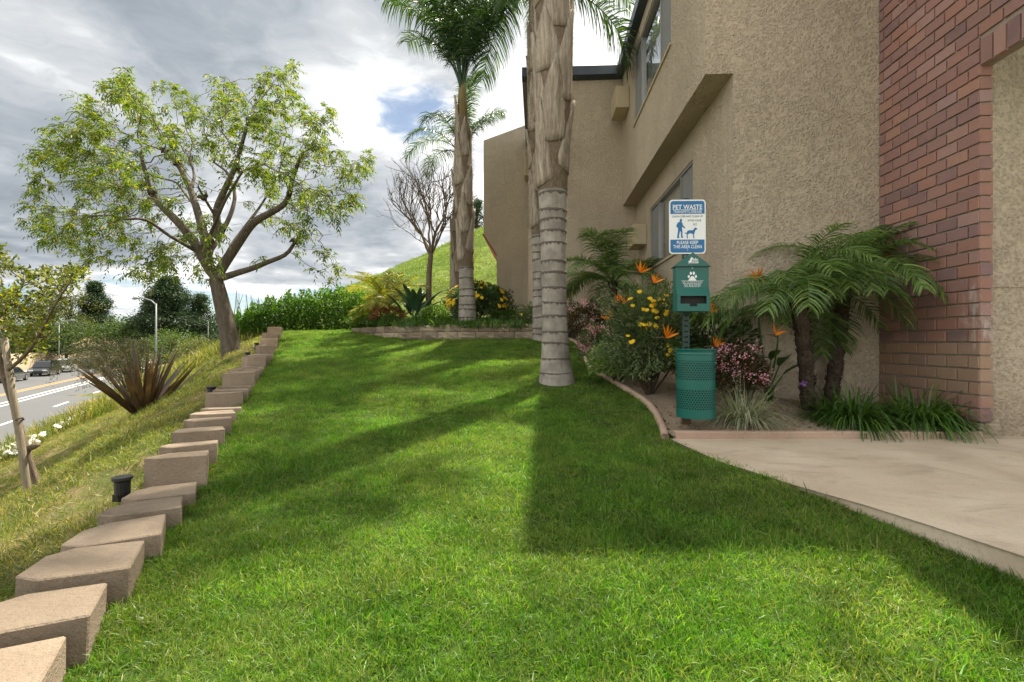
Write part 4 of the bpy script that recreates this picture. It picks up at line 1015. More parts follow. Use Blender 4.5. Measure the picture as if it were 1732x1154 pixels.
# ------------------------------------------------------------------ feather palms
def frond_mesh(name, length, incl, droop, nl, ll, lw, m, hang, plume=.35, stalk=.18, seed=0, rr=.02, segs=3):
    """one arching feather leaf in the XZ plane growing along +X; incl = start angle above the horizon (deg)"""
    r_ = np.random.default_rng(seed); n = 26
    ang = R(incl) - droop * np.linspace(0, 1, n) ** 1.25
    st = length / (n - 1); pts = np.zeros((n, 3)); sway = r_.normal() * .06
    for k in range(1, n): pts[k] = pts[k - 1] + st * np.array([cos(ang[k]), sway * (k / n), sin(ang[k])])
    mb = MB(); t_ = np.linspace(0, 1, n)
    mb.tube(pts, rr * (1 - t_ * .93), 6, False)
    t = np.sort(r_.uniform(stalk, 1, nl)); t = .25 * t + .75 * np.linspace(stalk, 1, nl)
    base = np.stack([np.interp(t, t_, pts[:, k]) for k in range(3)], -1)
    a = np.interp(t, t_, ang); tan = np.stack([np.cos(a), 0 * a, np.sin(a)], -1); up = np.stack([-np.sin(a), 0 * a, np.cos(a)], -1)
    for s in (-1, 1):
        lat = np.array([0, s, 0.])
        fwd = .35 + .75 * t[:, None] ** 2
        d_ = lat + tan * fwd + up * (r_.uniform(-plume, plume, (nl, 1)) + .15) + r_.normal(size=(nl, 3)) * .06
        L = ll * np.clip(np.sin(pi * np.clip((t - stalk * .6) / (1.08 - stalk * .6), 0, 1)) ** .55, .15, 1) * r_.uniform(.85, 1.1, nl)
        straps(mb, base, d_, L, lw * r_.uniform(.8, 1.15, nl), hang * r_.uniform(.7, 1.3, nl), segs, np.cross(unit(d_), up + .5 * r_.normal(size=(nl, 3))))
    return mb.mesh(name, m, False)
M['boot'] = barkmat('palm_leaf_base', (.22, .175, .13), (.54, .47, .38), 8, .10, .7)
M['fibre'] = barkmat('palm_fibre', (.13, .095, .065), (.30, .235, .165), 20, .3, .8)
def trunkmat():
    m, g, b, o = mat('palm_trunk'); p = pos(g); x, y, z = g.xyz(p)
    q = g.vm('MULTIPLY', p, (1, 1, .12)); n1 = g.noise(q, 28, 6, .7, .3); n2 = g.noise(p, 5, 5, .65)
    c = g.mix(g.sstep(n2, .3, .7), (.20, .175, .15), (.36, .325, .28)); c = g.mix(g.m('MULTIPLY', g.sstep(n1, .5, .75), .5), c, (.12, .10, .082))
    g.l(c, b.inputs['Base Color']); b.inputs['Roughness'].default_value = .85; b.inputs['Specular IOR Level'].default_value = .2; bump(g, b, n1, .6, .008); return m
M['ptrunk'] = trunkmat(); M['scar'] = simple('leaf_scar', (.11, .09, .075), .95, 0, .3, 30, .6, 90)
M['crownshaft'] = barkmat('palm_stalks', (.16, .14, .055), (.30, .22, .11), 10, .1, .5)
def feather_palm(label, axis_pts, radii, ringlow, boots, crown_z, fronds, frond_sets, group='queen palms', sizes=1.0):
    """axis_pts: trunk centre line (world); radii along it; rings below ringlow, old leaf bases above"""
    ax = np.array(axis_pts, float); b0 = ax[0].copy()
    root = thing('queen_palm', label, 'palm tree', tuple(b0), 0, group); inv = Matrix.Translation(-Vector(b0))
    zs = np.linspace(ax[0, 2] - .2, ax[-1, 2], 140)
    cx_ = np.interp(zs, ax[:, 2], ax[:, 0]); cy_ = np.interp(zs, ax[:, 2], ax[:, 1]); rd = np.interp(zs, ax[:, 2], radii)
    for _ in range(6): rd[1:-1] = (rd[:-2] + 2 * rd[1:-1] + rd[2:]) / 4
    mb = MB(); mb.tube(np.c_[cx_, cy_, zs], rd, 28)
    tr = mb.build('trunk', M['ptrunk'], root, True); tr.matrix_parent_inverse = inv
    z = ax[0, 2] + .12; k = 0
    while z < ringlow:                                    # ring scars: thin ragged dark ledges
        c = (np.interp(z, zs, cx_), np.interp(z, zs, cy_)); r = np.interp(z, zs, rd); n = 40; a = np.arange(n) * 2 * pi / n
        tilt = rng.normal() * .05; ph = rng.uniform(0, 6)
        V = []
        for rr_, dz in ((.0, .002), (.004, .004), (.005, -.003), (.001, -.010)):
            jag = rng.uniform(-.034, .004, n) if dz < -.009 else rng.uniform(-.002, .002, n)
            V.append(np.c_[c[0] + (r + rr_) * np.cos(a), c[1] + (r + rr_) * np.sin(a), z + dz + tilt * np.cos(a + ph) * r + jag])
        i, j = np.meshgrid(np.arange(3), np.arange(n), indexing='ij')
        o = MB().add(np.concatenate(V), np.stack([i * n + j, i * n + (j + 1) % n, (i + 1) * n + (j + 1) % n, (i + 1) * n + j], -1).reshape(-1, 4)).build('leaf_scar_ring', M['scar'], tr, True)
        z += rng.uniform(.10, .25)
    # old leaf bases: long pointed shells wrapped on the stem, overlapping upward in a spiral
    z = ringlow - .05; a = 1.2 if boots else 0
    top = ax[-1, 2]
    while boots and z < top - .35:
        c = np.array([np.interp(z, zs, cx_), np.interp(z, zs, cy_)]); r = np.interp(z, zs, rd)
        hgt = rng.uniform(.60, 1.0); hw0 = rng.uniform(.95, 1.3); n, m_ = 9, 12; V = []
        for u in np.linspace(0, 1, m_):
            zz_ = z + u * hgt; rc = np.interp(zz_, zs, rd); cc = np.array([np.interp(zz_, zs, cx_), np.interp(zz_, zs, cy_)])
            half = hw0 * (1 - u) ** .95 * .95 + .08; lift = .012 + .05 * u ** 2.2
            for s in np.linspace(-1, 1, n):
                th = a + s * half + .25 * u; rr_ = rc + lift * (1 - .5 * s * s) + .008 * (1 - s * s) + rng.uniform(-.003, .003)
                V.append((cc[0] + rr_ * cos(th), cc[1] + rr_ * sin(th), zz_ - .10 * (1 - s * s) * (1 - u) + rng.uniform(-.006, .006)))
        i, j = np.meshgrid(np.arange(m_ - 1), np.arange(n - 1), indexing='ij')
        o = MB().add(V, np.stack([i * n + j, i * n + j + 1, (i + 1) * n + j + 1, (i + 1) * n + j], -1).reshape(-1, 4)).build('leaf_base', M['boot'], root, True)
        o.matrix_parent_inverse = inv; sm = o.modifiers.new('thick', 'SOLIDIFY'); sm.thickness = .012
        a += 2.4; z += boots
    if boots:
        zk = zs[zs > ringlow - .05]; o = MB().tube(np.c_[np.interp(zk, zs, cx_), np.interp(zk, zs, cy_), zk], np.interp(zk, zs, rd) + .006, 24, False).build('fibre_sheath', M['fibre'], root, True); o.matrix_parent_inverse = inv
    if boots:                                             # ragged fibre poking out between the bases
        n = 6000; zf = rng.uniform(ringlow, top, n); th = rng.uniform(0, 2 * pi, n); r = np.interp(zf, zs, rd) + rng.uniform(0, .03, n)
        P = np.c_[np.interp(zf, zs, cx_) + r * np.cos(th), np.interp(zf, zs, cy_) + r * np.sin(th), zf]
        mb = MB(); straps(mb, P, np.c_[np.cos(th), np.sin(th), rng.normal(0, .9, n)] + rng.normal(size=(n, 3)) * .5, rng.uniform(.04, .17, n), .003, .8, 2)
        o = stuff(mb.build('fibre', M['fibre'], root)); o.matrix_parent_inverse = inv
    ct = np.array([ax[-1, 0], ax[-1, 1], crown_z])
    o = MB().tube([(ax[-1, 0], ax[-1, 1], top - .25), ct - (0, 0, .1), ct + (0, 0, .25)], [radii[-1] * 1.02, radii[-1] * .72, radii[-1] * .35], 14).build('crown_shaft', M['crownshaft'], root, True); o.matrix_parent_inverse = inv
    for k, (az, kind) in enumerate(fronds):
        o = link('frond', frond_sets[kind][k % len(frond_sets[kind])], root); o.matrix_parent_inverse = inv
        o.location = ct + np.array([cos(az), sin(az), 0]) * radii[-1] * .3 + (0, 0, rng.uniform(-.15, .15)); o.rotation_euler = (rng.normal() * .08, rng.normal() * .05, az); s_ = rng.uniform(.88, 1.1) * sizes; o.scale = (s_, s_, s_)
    return root
QS = {k: [frond_mesh('frond', L, inc, dr, 84, .72, .026, M['leaf_palm'], hg, .5, .24, sd, .022) for sd in (1 + 10 * i, 2 + 10 * i)]
      for i, (k, L, inc, dr, hg) in enumerate((('up', 2.8, 84, .85, 2.2), ('hi', 2.7, 80, 1.15, 2.1), ('mid', 3.0, 52, 1.9, 1.6), ('low', 2.8, 22, 1.75, 1.6), ('hang', 2.5, -12, 1.3, 1.4)))}
def ring(n, kinds, a0=0): return [(a0 + i * 2.399963, kinds[i % len(kinds)]) for i in range(n)]
# palm beside the bed (near, crown above the picture)
P1 = [U(px, 577, 5.83)[:2] for px in (942, 940, 938, 936, 934, 936, 937)]
z1 = [-.5, -.35, .3, 1.2, 2.2, 3.4, 10.0]
feather_palm('thick ringed palm with shaggy old leaf bases on the lawn by the flower bed', [(*p, z) for p, z in zip(P1, z1)],
             [.24, .182, .150, .158, .188, .222, .15], 1.85, .17, 10.4, ring(10, ['up', 'mid', 'low', 'hang', 'low', 'mid'], .4), QS)
# palm just behind it
P3 = [U(px, 577, 8.75)[:2] for px in (916, 914, 911, 908, 906)]
feather_palm('slender palm trunk half hidden behind the thick near palm', [(*p, z) for p, z in zip(P3, (.02, 1.2, 2.6, 4.2, 6.4))], [.17, .14, .145, .16, .12], 2.0, .22, 6.8, ring(14, ['up', 'hi', 'mid', 'low', 'hang', 'mid'], 1.1), QS)
# palm in the raised bed
P2 = [U(px, 577, 10.0)[:2] for px in (791, 789, 786, 783, 782)]
feather_palm('slim palm with upright drooping plume growing in the raised bed', [(*p, z) for p, z in zip(P2, (.38, 1.2, 2.4, 3.6, 4.75))], [.195, .155, .165, .19, .12], 1.6, .2, 5.35, ring(17, ['up', 'up', 'hi', 'up', 'hi'], .2), QS)
P4 = [U(px, 577, 11.6)[:2] for px in (776, 776, 778, 782)]
feather_palm('shorter palm with brown stem behind the slim palm in the raised bed', [(*p, z) for p, z in zip(P4, (.45, 1.6, 2.9, 4.2))], [.19, .19, .20, .13], 1.0, .2, 4.55, ring(11, ['hi', 'mid', 'hi', 'mid', 'up'], 2.0), QS, sizes=.62)

# ------------------------------------------------------------------ small feathery date palms
DS_ = {k: [frond_mesh('frond', L, inc, dr, 58, .30, .0125, M['leaf_date'], 1.25, .22, .13, sd, .011) for sd in (71 + i, 91 + i)]
       for i, (k, L, inc, dr) in enumerate((('up', 1.0, 78, 1.3), ('hi', 1.08, 56, 1.65), ('mid', 1.08, 36, 1.75), ('low', 1.0, 12, 1.4), ('hang', .9, -12, 1.0)))}
def date_palm(label, stems, group='small date palms', sets=DS_, trunkm=None, sc_=1.0, loc=None):
    root = thing('date_palm', label, 'palm tree', tuple(stems[0][0]), 0, group); inv = Matrix.Translation(-Vector(stems[0][0]))
    for a, b, r, n, s_ in stems:
        a = np.array(a); b = np.array(b); m = 26; t = np.linspace(0, 1, m); pts = a - (0, 0, .1) + (b - a + (0, 0, .1)) * t[:, None] + np.array([.03, .02, 0]) * np.sin(t * pi)[:, None]
        mb = MB(); mb.tube(pts, r * (1 + .1 * np.sin(t * 40)), 12)
        nk = int(np.linalg.norm(b - a) * 260) + 20; tt_ = rng.uniform(0, 1, nk); th = rng.uniform(0, 6.28, nk)
        Pk = np.stack([np.interp(tt_, t, pts[:, k]) for k in range(3)], -1) + np.c_[np.cos(th), np.sin(th), 0 * th] * r * .9
        straps(mb, Pk, np.c_[np.cos(th) * .6, np.sin(th) * .6, np.full(nk, 1.)], .055, .03, .1, 2)
        o = mb.build('stem', M['bark_dark'], root); o.matrix_parent_inverse = inv
        for k, (az, kind) in enumerate(ring(n, ['up', 'hi', 'mid', 'mid', 'low', 'hi', 'hang', 'mid'], rng.uniform(0, 6))):
            o = link('frond', sets[kind][k % 2], root); o.matrix_parent_inverse = inv; o.location = b + rng.normal(size=3) * .02
            o.rotation_euler = (rng.normal() * .1, rng.normal() * .08, az); q = s_ * rng.uniform(.85, 1.12); o.scale = (q, q, q)
    return root
def gz(p, dz=0.0): p = np.array(p, float); p[2] = float(z_ground(p[0], p[1])) + .02 + dz; return p
s1a, s1b = gz(U(1368, 640, 4.45)), U(1350, 510, 4.35)
s2a, s2b = gz(U(1400, 630, 4.6)), U(1428, 478, 4.65)
date_palm('twin stemmed feathery date palm arching in front of the stucco and brick corner', [(s1a, s1b, .062, 30, .86), (s2a, s2b, .062, 32, .88)])
sa, sb_ = gz(U(1042, 560, 8.1)), U(1036, 478, 8.1)
date_palm('small date palm with blue green fronds against the rear stucco wall', [(sa, sb_, .07, 26, 1.12)])
GS = {k: [frond_mesh('frond', L, inc, dr, 64, .30, .017, M['leaf_gold'], .8, .2, .15, sd, .012) for sd in (171 + i, 191 + i)]
      for i, (k, L, inc, dr) in enumerate((('up', 1.15, 82, .7), ('hi', 1.25, 68, 1.1), ('mid', 1.2, 54, 1.4), ('low', 1.1, 40, 1.5), ('hang', .9, 20, 1.2)))}
ga = U(652, 545, 11.5); ga[2] = .42
date_palm('yellow green young palm at the left end of the raised bed', [(ga, U(655, 520, 11.5), .06, 22, 1.0)], sets=GS)

# ------------------------------------------------------------------ shrubs
def blob_dirs(n, up=-.35):
    d_ = rdir(n * 2); d_ = d_[d_[:, 2] > up][:n]; return d_
def shrub(name, label, cat, c, rad, nl, L, W, m, stems=10, lump=.18, inner=.55, up=-.35, group=None, upright=.25, stem_m='bark_dark', base=None):
    """leafy shrub: lumpy shell of leaves over forked stems"""
    c = np.array(c, float); base = np.array(base if base is not None else (c[0], c[1], c[2] - rad[2])); root = thing(name, label, cat, tuple(base), 0, group); inv = Matrix.Translation(-Vector(base))
    d_ = blob_dirs(nl, up); n = len(d_); ph = rng.uniform(0, 6, 6)
    lob = 1 + lump * (np.sin(4 * d_[:, 0] + ph[0]) * np.sin(5 * d_[:, 1] + ph[1]) + .7 * np.sin(7 * d_[:, 2] + ph[2]) * np.sin(6 * d_[:, 0] + ph[3]) + .4 * np.sin(13 * d_[:, 1] + ph[4]) * np.sin(11 * d_[:, 2] + 9 * d_[:, 0]))
    r = (inner + (1 - inner) * rng.uniform(0, 1, n) ** .45) * lob
    P = c + d_ * r[:, None] * np.array(rad)
    mb = MB(); leaves(mb, P, d_ + rdir(n) * .75 + np.array([0, 0, upright]), L * rng.uniform(.65, 1.2, n), W * rng.uniform(.7, 1.2, n), d_ + rdir(n) * .5 + np.array([0, 0, .4]))
    o = mb.build('foliage', m, root); o.matrix_parent_inverse = inv
    sm = MB(); dd = blob_dirs(stems, 0)
    for k in range(len(dd)):
        e_ = c + dd[k] * np.array(rad) * .85; mid = (base + e_) / 2 + rng.normal(size=3) * .04; sm.tube([base - (0, 0, .04), mid, e_], [.012, .009, .003], 5, False)
    o = sm.build('stems', M[stem_m], root); o.matrix_parent_inverse = inv
    return root, inv, c, np.array(rad)
def daisy_mesh(r, m, n=9):
    mb = MB(); a = np.arange(n) * 2 * pi / n
    leaves(mb, np.zeros((n, 3)), np.c_[np.cos(a), np.sin(a), np.full(n, .25)], r, r * .55, np.tile([0, 0, 1.], (n, 1)))
    leaves(mb, np.zeros((n, 3)) + (0, 0, r * .08), np.c_[np.cos(a + .3), np.sin(a + .3), np.full(n, .5)], r * .5, r * .35, np.tile([0, 0, 1.], (n, 1)))
    return mb.mesh('flower', m)
def put_flowers(root, inv, pts, nrm, meshes, name='flower'):
    for p, n_ in zip(pts, nrm):
        o = link(name, random.choice(meshes), root); o.matrix_parent_inverse = inv; o.location = p
        o.rotation_euler = Vector(n_).to_track_quat('Z', 'Y').to_euler(); s_ = random.uniform(.75, 1.15); o.scale = (s_, s_, s_)
ydz = [daisy_mesh(.032, M['petal_y']) for _ in range(3)]
# yellow daisy bush behind the bin
c = U(1104, 563, 5.0); root, inv, c, rd = shrub('daisy_bush', 'large grey green bush dotted with yellow daisies behind the pet station', 'bush', c, (.45, .42, .44), 13000, .055, .017, M['leaf_grey'], 26, .36, .45, -1.0, base=gz(U(1098, 640, 5.0)))
d_ = unit(np.array([(x_, -1.0, z_) for x_, z_ in ((-.75, .5), (-.6, .7), (-.35, .95), (-.2, .75), (-.1, 1.05), (-.55, .35), (-.85, .15), (.05, .6), (-.3, .45), (-.05, .9), (-.45, .6), (-.25, .6), (-.15, .5), (.3, .9), (-.9, -.15), (-.5, -.3), (-.65, -.05), (-.6, .1), (-1.0, -.5), (.1, -.25), (.25, .25), (-.02, 1.2), (.12, 1.1), (-.4, 1.1), (-.7, .9), (.5, .7), (-.48, .8), (-.33, .7), (-.12, .65), (.02, .35), (.55, .3), (-.2, -.1))]) + rng.normal(size=(32, 3)) * .05)
cl = d_[rng.choice(32, 11, False)]; d_ = unit(np.repeat(cl, 3, 0) + rng.normal(size=(33, 3)) * .12); put_flowers(root, inv, c + d_ * rd * rng.uniform(1.02, 1.2, (33, 1)), d_ * .6 + np.array([0, -.4, .6]) + rng.normal(size=(33, 3)) * .35, ydz)
# pink flowering shrubs
def pink(label, c, rad, nl, nb, base, m='leaf_red', face=None):
    root, inv, c, rd = shrub('pink_flower_shrub', label, 'bush', c, rad, nl, .05, .024, M[m], 12, .22, .45, -.5, 'pink flowering shrubs', base=base)
    mb = MB(); cl = blob_dirs(nb, -.1); cl[:, 1] = -np.abs(cl[:, 1]) * 1.0 + .15; cl = unit(cl)
    for q in cl:
        n = 26; p = c + q * rd * rng.uniform(.92, 1.12) + rng.normal(size=(n, 3)) * .028
        leaves(mb, p, rdir(n) + q, .018, .015, rdir(n) + q)
    o = stuff(mb.build('blossoms', M['petal_p'], root)); o.matrix_parent_inverse = inv
pink('low pink flowering shrub beside the rounded light green shrub', U(1012, 588, 6.2), (.25, .25, .27), 1800, 40, gz(U(1012, 620, 6.2)), 'leaf_grey')
pink('dark reddish shrub with pink blossoms behind the thick palm', U(988, 545, 7.6), (.36, .3, .30), 2200, 16, gz(U(988, 575, 7.6)))
pink('pink flowering shrub to the right of the green bin', U(1246, 636, 4.2), (.25, .22, .25), 1700, 26, gz(U(1246, 660, 4.2)))
# rounded shrubs
shrub('round_shrub', 'rounded light green variegated shrub inside the curve of the edging', 'bush', U(1042, 615, 5.6), (.31, .28, .24), 4200, .045, .026, M['leaf_vari2'], 10, .08, .7, -.5, base=gz(U(1042, 640, 5.6)))
shrub('leafy_shrub', 'low dark leafy shrub left of the yellow daisy bush', 'bush', U(1040, 575, 6.9), (.38, .3, .22), 1900, .08, .035, M['leaf_dark'], 9, .2, .55, -.4, base=gz(U(1040, 600, 6.9)))
shrub('leafy_shrub', 'dark shrub behind the bin under the stucco corner', 'bush', U(1200, 565, 5.0), (.42, .25, .30), 2600, .07, .022, M['leaf_dark'], 12, .2, .5, -.6, base=gz(U(1200, 620, 5.0)))
# ------------------------------------------------------------------ strap-leaf clumps
def clump(name, label, cat, c, n, L, W, m, spread=.9, bend=1.1, rad=.07, group=None):
    root = thing(name, label, cat, tuple(c), 0, group); a = rng.uniform(0, 2 * pi, n); r = rad * np.sqrt(rng.uniform(0, 1, n)); ln = rng.uniform(.08, spread, n)
    mb = MB(); P = np.c_[r * np.cos(a), r * np.sin(a), np.full(n, -.02)]; Dv = np.c_[np.cos(a) * ln, np.sin(a) * ln, np.ones(n)] + rng.normal(size=(n, 3)) * .12
    straps(mb, P, Dv, L * rng.uniform(.55, 1.1, n), W * rng.uniform(.7, 1.2, n), bend * rng.uniform(.6, 1.4, n), 6); stuff(mb.build('leaves', m, root)); return root
clump('strap_leaf_clump', 'left of two dark green strap leaf clumps by the brick pier', 'plant', gz(U(1440, 715, 4.0)), 620, .46, .018, M['leaf_strap'], 1.7, 2.1, .17, 'dark green clumps along the path')
clump('strap_leaf_clump', 'right of two dark green strap leaf clumps against the brick pier', 'plant', gz(U(1556, 715, 3.95)), 640, .45, .018, M['leaf_strap'], 1.6, 2.1, .17, 'dark green clumps along the path')
clump('variegated_grass_clump', 'pale striped ornamental grass clump beside the green bin', 'plant', gz(U(1258, 715, 4.0)), 460, .50, .009, M['leaf_pale'], 1.5, 1.5, .10)
gv = clump('garlic_flower', 'thin stalk with a violet flower head above the left strap leaf clump', 'flower', gz(U(1400, 715, 3.98)), 5, .25, .008, M['leaf_strap'], .8, .8, .02)
hd = U(1359, 648, 3.98) - np.array(gv.location)
MB().tube([(0, 0, 0), hd * .55 + np.array([0, 0, .06]), hd], .0025, 5).build('stalk', M['leaf_strap'], gv)
mb = MB(); q = rdir(26); leaves(mb, hd + q * .006, q, .028, .011); mb.build('flower_head', M['petal_v'], gv)
# ------------------------------------------------------------------ birds of paradise: paddle leaves and orange flowers
def bop_flower(parent, inv, p, base, right=1, s=1.0):
    p = np.array(p); base = np.array(base); mid = (p + base) / 2 + np.array([.06 * right, 0, .08])
    stx = MB(); t = np.linspace(0, 1, 9)[:, None]; stx.tube((1 - t) ** 2 * base + 2 * t * (1 - t) * mid + t ** 2 * p, np.linspace(.009, .007, 9), 6)
    o = stx.build('flower_stalk', M['leaf_strap'], parent, True); o.matrix_parent_inverse = inv
    fm = MB(); fm.tube([p - (.01 * right, 0, .012), p + np.array([-.06 * right, 0, .012]) * s, p + np.array([-.17 * right, -.01, .012]) * s], [.010 * s, .014 * s, .002], 6)
    o = fm.build('beak', M['leaf_bronze'], parent, True); o.matrix_parent_inverse = inv
    pm_ = MB(); n = 5; a = np.linspace(.35, 1.9, n); P = np.tile(p + np.array([-.02 * right, 0, .012]), (n, 1))
    straps(pm_, P, np.c_[-np.cos(a) * right * -1, rng.normal(0, .25, n), np.sin(a)], .140 * s * rng.uniform(.8, 1.15, n), .044 * s, .05, 3, np.c_[np.sin(a), .5 * np.ones(n), np.cos(a)], 1)
    o = pm_.build('flower', M['petal_o'], parent); o.matrix_parent_inverse = inv
def paddle(n_seed, L, W):
    r_ = np.random.default_rng(n_seed); mb = MB(); m_, n = 12, 5; V = []
    for u in np.linspace(0, 1, m_):
        wd = W * (sin(pi * min(1, .06 + u * .94)) ** .7) * (1 - .15 * u); x_ = u * L; zz_ = -.25 * L * u * u
        for s in np.linspace(-1, 1, n): V.append((x_, s * wd / 2, zz_ + abs(s) * wd * .22 + r_.normal() * .002))
    i, j = np.meshgrid(np.arange(m_ - 1), np.arange(n - 1), indexing='ij')
    mb.add(V, np.stack([i * n + j, i * n + j + 1, (i + 1) * n + j + 1, (i + 1) * n + j], -1).reshape(-1, 4)); return mb
def bop(label, c, n, hgt, L, W, m, flowers, spread=.5, up=.0):
    c = np.array(c); root = thing('bird_of_paradise', label, 'plant', tuple(c), 0, 'birds of paradise'); inv = Matrix.Translation(-Vector(c)); ms = [paddle(k, L, W).mesh('leaf', m, True) for k in range(3)]
    stx = MB()
    for k in range(n):
        a = k * 2.4 + rng.uniform(-.4, .4); ln = rng.uniform(.2, spread) * hgt; top = np.array([cos(a) * ln, sin(a) * ln * .7, hgt * rng.uniform(.6, 1.05)])
        stx.tube([(cos(a) * .02, sin(a) * .02, -.03), top * .55 - np.array([cos(a), sin(a), 0]) * ln * .15, top], [.013, .010, .006], 6)
        o = link('leaf', ms[k % 3], root); o.location = top; d3 = Vector((cos(a) * .75, sin(a) * .75, rng.uniform(.35, 1.0) + up * rng.uniform(0, 1)))
        o.rotation_euler = (d3.to_track_quat('X', 'Z')).to_euler(); s_ = rng.uniform(.8, 1.15); o.scale = (s_, s_, s_)
    stx.build('leaf_stalks', M['leaf_strap'], root, True)
    for p, right, s in flowers: bop_flower(root, inv, p, c + np.array([rng.normal() * .05, 0, 0]), right, s)
    return root
bop('bird of paradise with orange flowers between the small date palm and the daisy bush', gz(U(1062, 590, 6.0)), 6, .5, .30, .12, M['leaf_dark'],
    [(U(1086, 462, 5.9), 1, 1.2), (U(1110, 480, 4.62), 1, .72), (U(1054, 515, 5.2), 1, .95), (U(1046, 516, 5.25), 1, .9), (U(1029, 543, 5.7), -1, 1.0)])
bop('bird of paradise with orange flowers behind the bin and its post', gz(U(1190, 640, 4.6)), 10, .48, .34, .12, M['leaf_dark'],
    [(U(1131, 573, 4.5), 1, .95), (U(1207, 530, 4.6), 1, .85), (U(1214, 588, 4.45), 1, .8)])
bop('bird of paradise with orange flowers amid the twin stemmed date palm', gz(U(1300, 640, 4.7)), 5, .4, .30, .10, M['leaf_dark'],
    [(U(1279, 474, 4.75), -1, .9), (U(1316, 568, 4.3), 1, .7)])
# ------------------------------------------------------------------ raised-bed planting
def r2(px, D, dz=0.0):
    p = U(px, 577, D); p[2] = .27 + .06 * max(D - 9, 0) + dz; return p
c = U(806, 512, 10.6); root, inv, c, rd = shrub('daisy_bush', 'dark green bush full of yellow flowers in the raised bed behind the slim palm', 'bush', c, (.62, .5, .45), 5600, .07, .028, M['leaf_dark'], 16, .2, .5, -.7, base=r2(806, 10.6))
d_ = blob_dirs(70, -.3); d_[:, 1] = -np.abs(d_[:, 1]); put_flowers(root, inv, c + d_ * rd * 1.1, d_ + np.array([0, -.3, .5]), [daisy_mesh(.055, M['petal_y']) for _ in range(2)])
shrub('leafy_shrub', 'dark shrub in the raised bed at the foot of the far wing', 'bush', U(838, 515, 11.3), (.42, .4, .42), 3200, .06, .025, M['leaf_dark'], 10, .2, .5, -.6, base=r2(838, 11.3))
shrub('leafy_shrub', 'low green shrub along the back of the raised bed right of the slim palm', 'bush', U(868, 540, 10.6), (.55, .3, .20), 2600, .05, .02, M['leaf_hedge'], 8, .25, .5, -.4, base=r2(868, 10.6))
c = U(900, 545, 9.25); root, inv, c, rd = shrub('daisy_bush', 'small bush with few yellow flowers at the right end of the retaining wall', 'bush', c, (.34, .28, .34), 2400, .055, .022, M['leaf_grey'], 10, .2, .5, -.6, base=r2(900, 9.25))
d_ = unit(np.array([(-.5, -1, -.5), (-.8, -.8, -.3), (-.2, -1, -.7), (-.6, -.8, .4), (.1, -1, .1), (-.9, -.6, -.6)])); put_flowers(root, inv, c + d_ * rd * 1.08, d_ + np.array([0, -.3, .5]), ydz)
c = U(736, 536, 9.9); root, inv, c, rd = shrub('white_edged_shrub', 'small rounded shrub with white flecked leaves on the retaining wall', 'bush', c, (.31, .26, .22), 2600, .05, .02, M['leaf_hedge'], 8, .12, .6, -.5, base=r2(736, 9.9))
mb = MB(); q = blob_dirs(420, .0); leaves(mb, c + q * rd * 1.02, q + rdir(len(q)) * .5, .045, .02, q); o = stuff(mb.build('pale_leaf_tips', M['leaf_vari'], root)); o.matrix_parent_inverse = inv
shrub('russet_shrub', 'low russet and orange leaved shrub in the raised bed below the young palm', 'bush', U(655, 533, 10.9), (.42, .3, .22), 2400, .06, .02, leafmat('russet_leaf', [(0, (.09, .05, .025)), (.5, (.20, .09, .04)), (1, (.30, .16, .08))], .35), 8, .2, .5, -.5, base=r2(655, 10.9))
shrub('leafy_shrub', 'small dark green mound in front of the russet shrub', 'bush', U(659, 543, 10.55), (.20, .18, .14), 1100, .05, .012, M['leaf_strap'], 6, .1, .6, -.4, base=r2(659, 10.55))
shrub('leafy_shrub', 'low bright green plant trailing over the left end of the retaining wall', 'bush', U(614, 546, 11.7), (.36, .3, .14), 1300, .06, .03, M['leaf_bright'], 6, .2, .5, -.4, base=r2(614, 11.7))
shrub('leafy_shrub', 'small bright green plant at the foot of the white flecked shrub', 'bush', U(756, 546, 9.75), (.17, .12, .09), 420, .06, .022, M['leaf_bright'], 4, .2, .5, -.3, base=r2(756, 9.75))
bop('dark broad leaved clump beside the bare tree in the raised bed', r2(702, 10.6), 16, .34, .62, .15, M['leaf_blue'], [], .8, 1.2)
# bronze sword-leaf plant in the raised bed
def swords(label, c, n, L, W, spread, group='bronze sword plants', flat_=.0, mats=('leaf_bronze',)):
    root = thing('sword_leaf_plant', label, 'plant', tuple(c), 0, group)
    for k in range(n):
        a = k * 2.399 + rng.uniform(-.3, .3); ln = rng.uniform(.02, 1) ** .8 * spread; dv = np.array([[cos(a) * ln, sin(a) * ln, 1.0]])
        mb = MB(); sd = np.cross(dv, np.array([[-sin(a), cos(a), 0]]) * .15 + np.array([[cos(a), sin(a), .2]])) + rng.normal(size=(1, 3)) * .35
        straps(mb, np.array([[cos(a) * .05, sin(a) * .05, -.03]]), dv, np.array([L * rng.uniform(.6, 1.08)]), np.array([W * rng.uniform(.75, 1.15)]), np.array([rng.uniform(.02, .35)]), 6, sd, 1.0)
        mb.build('leaf', M[random.choice(mats)], root)
    return root
swords('bronze sword leaved plant beside the young palm in the raised bed', r2(640, 11.2), 18, .75, .04, .7)
fx = U(243, 688, 7.4); fx[2] = float(z_ground(fx[0], fx[1]))
M['leaf_flax'] = leafmat('flax_leaf', [(0, (.028, .018, .014)), (.5, (.065, .040, .027)), (1, (.10, .075, .035))], .25, .38)
swords('large bronze flax with stiff sword leaves on the bank above the road', fx, 64, 1.3, .095, 1.15, mats=('leaf_flax',))
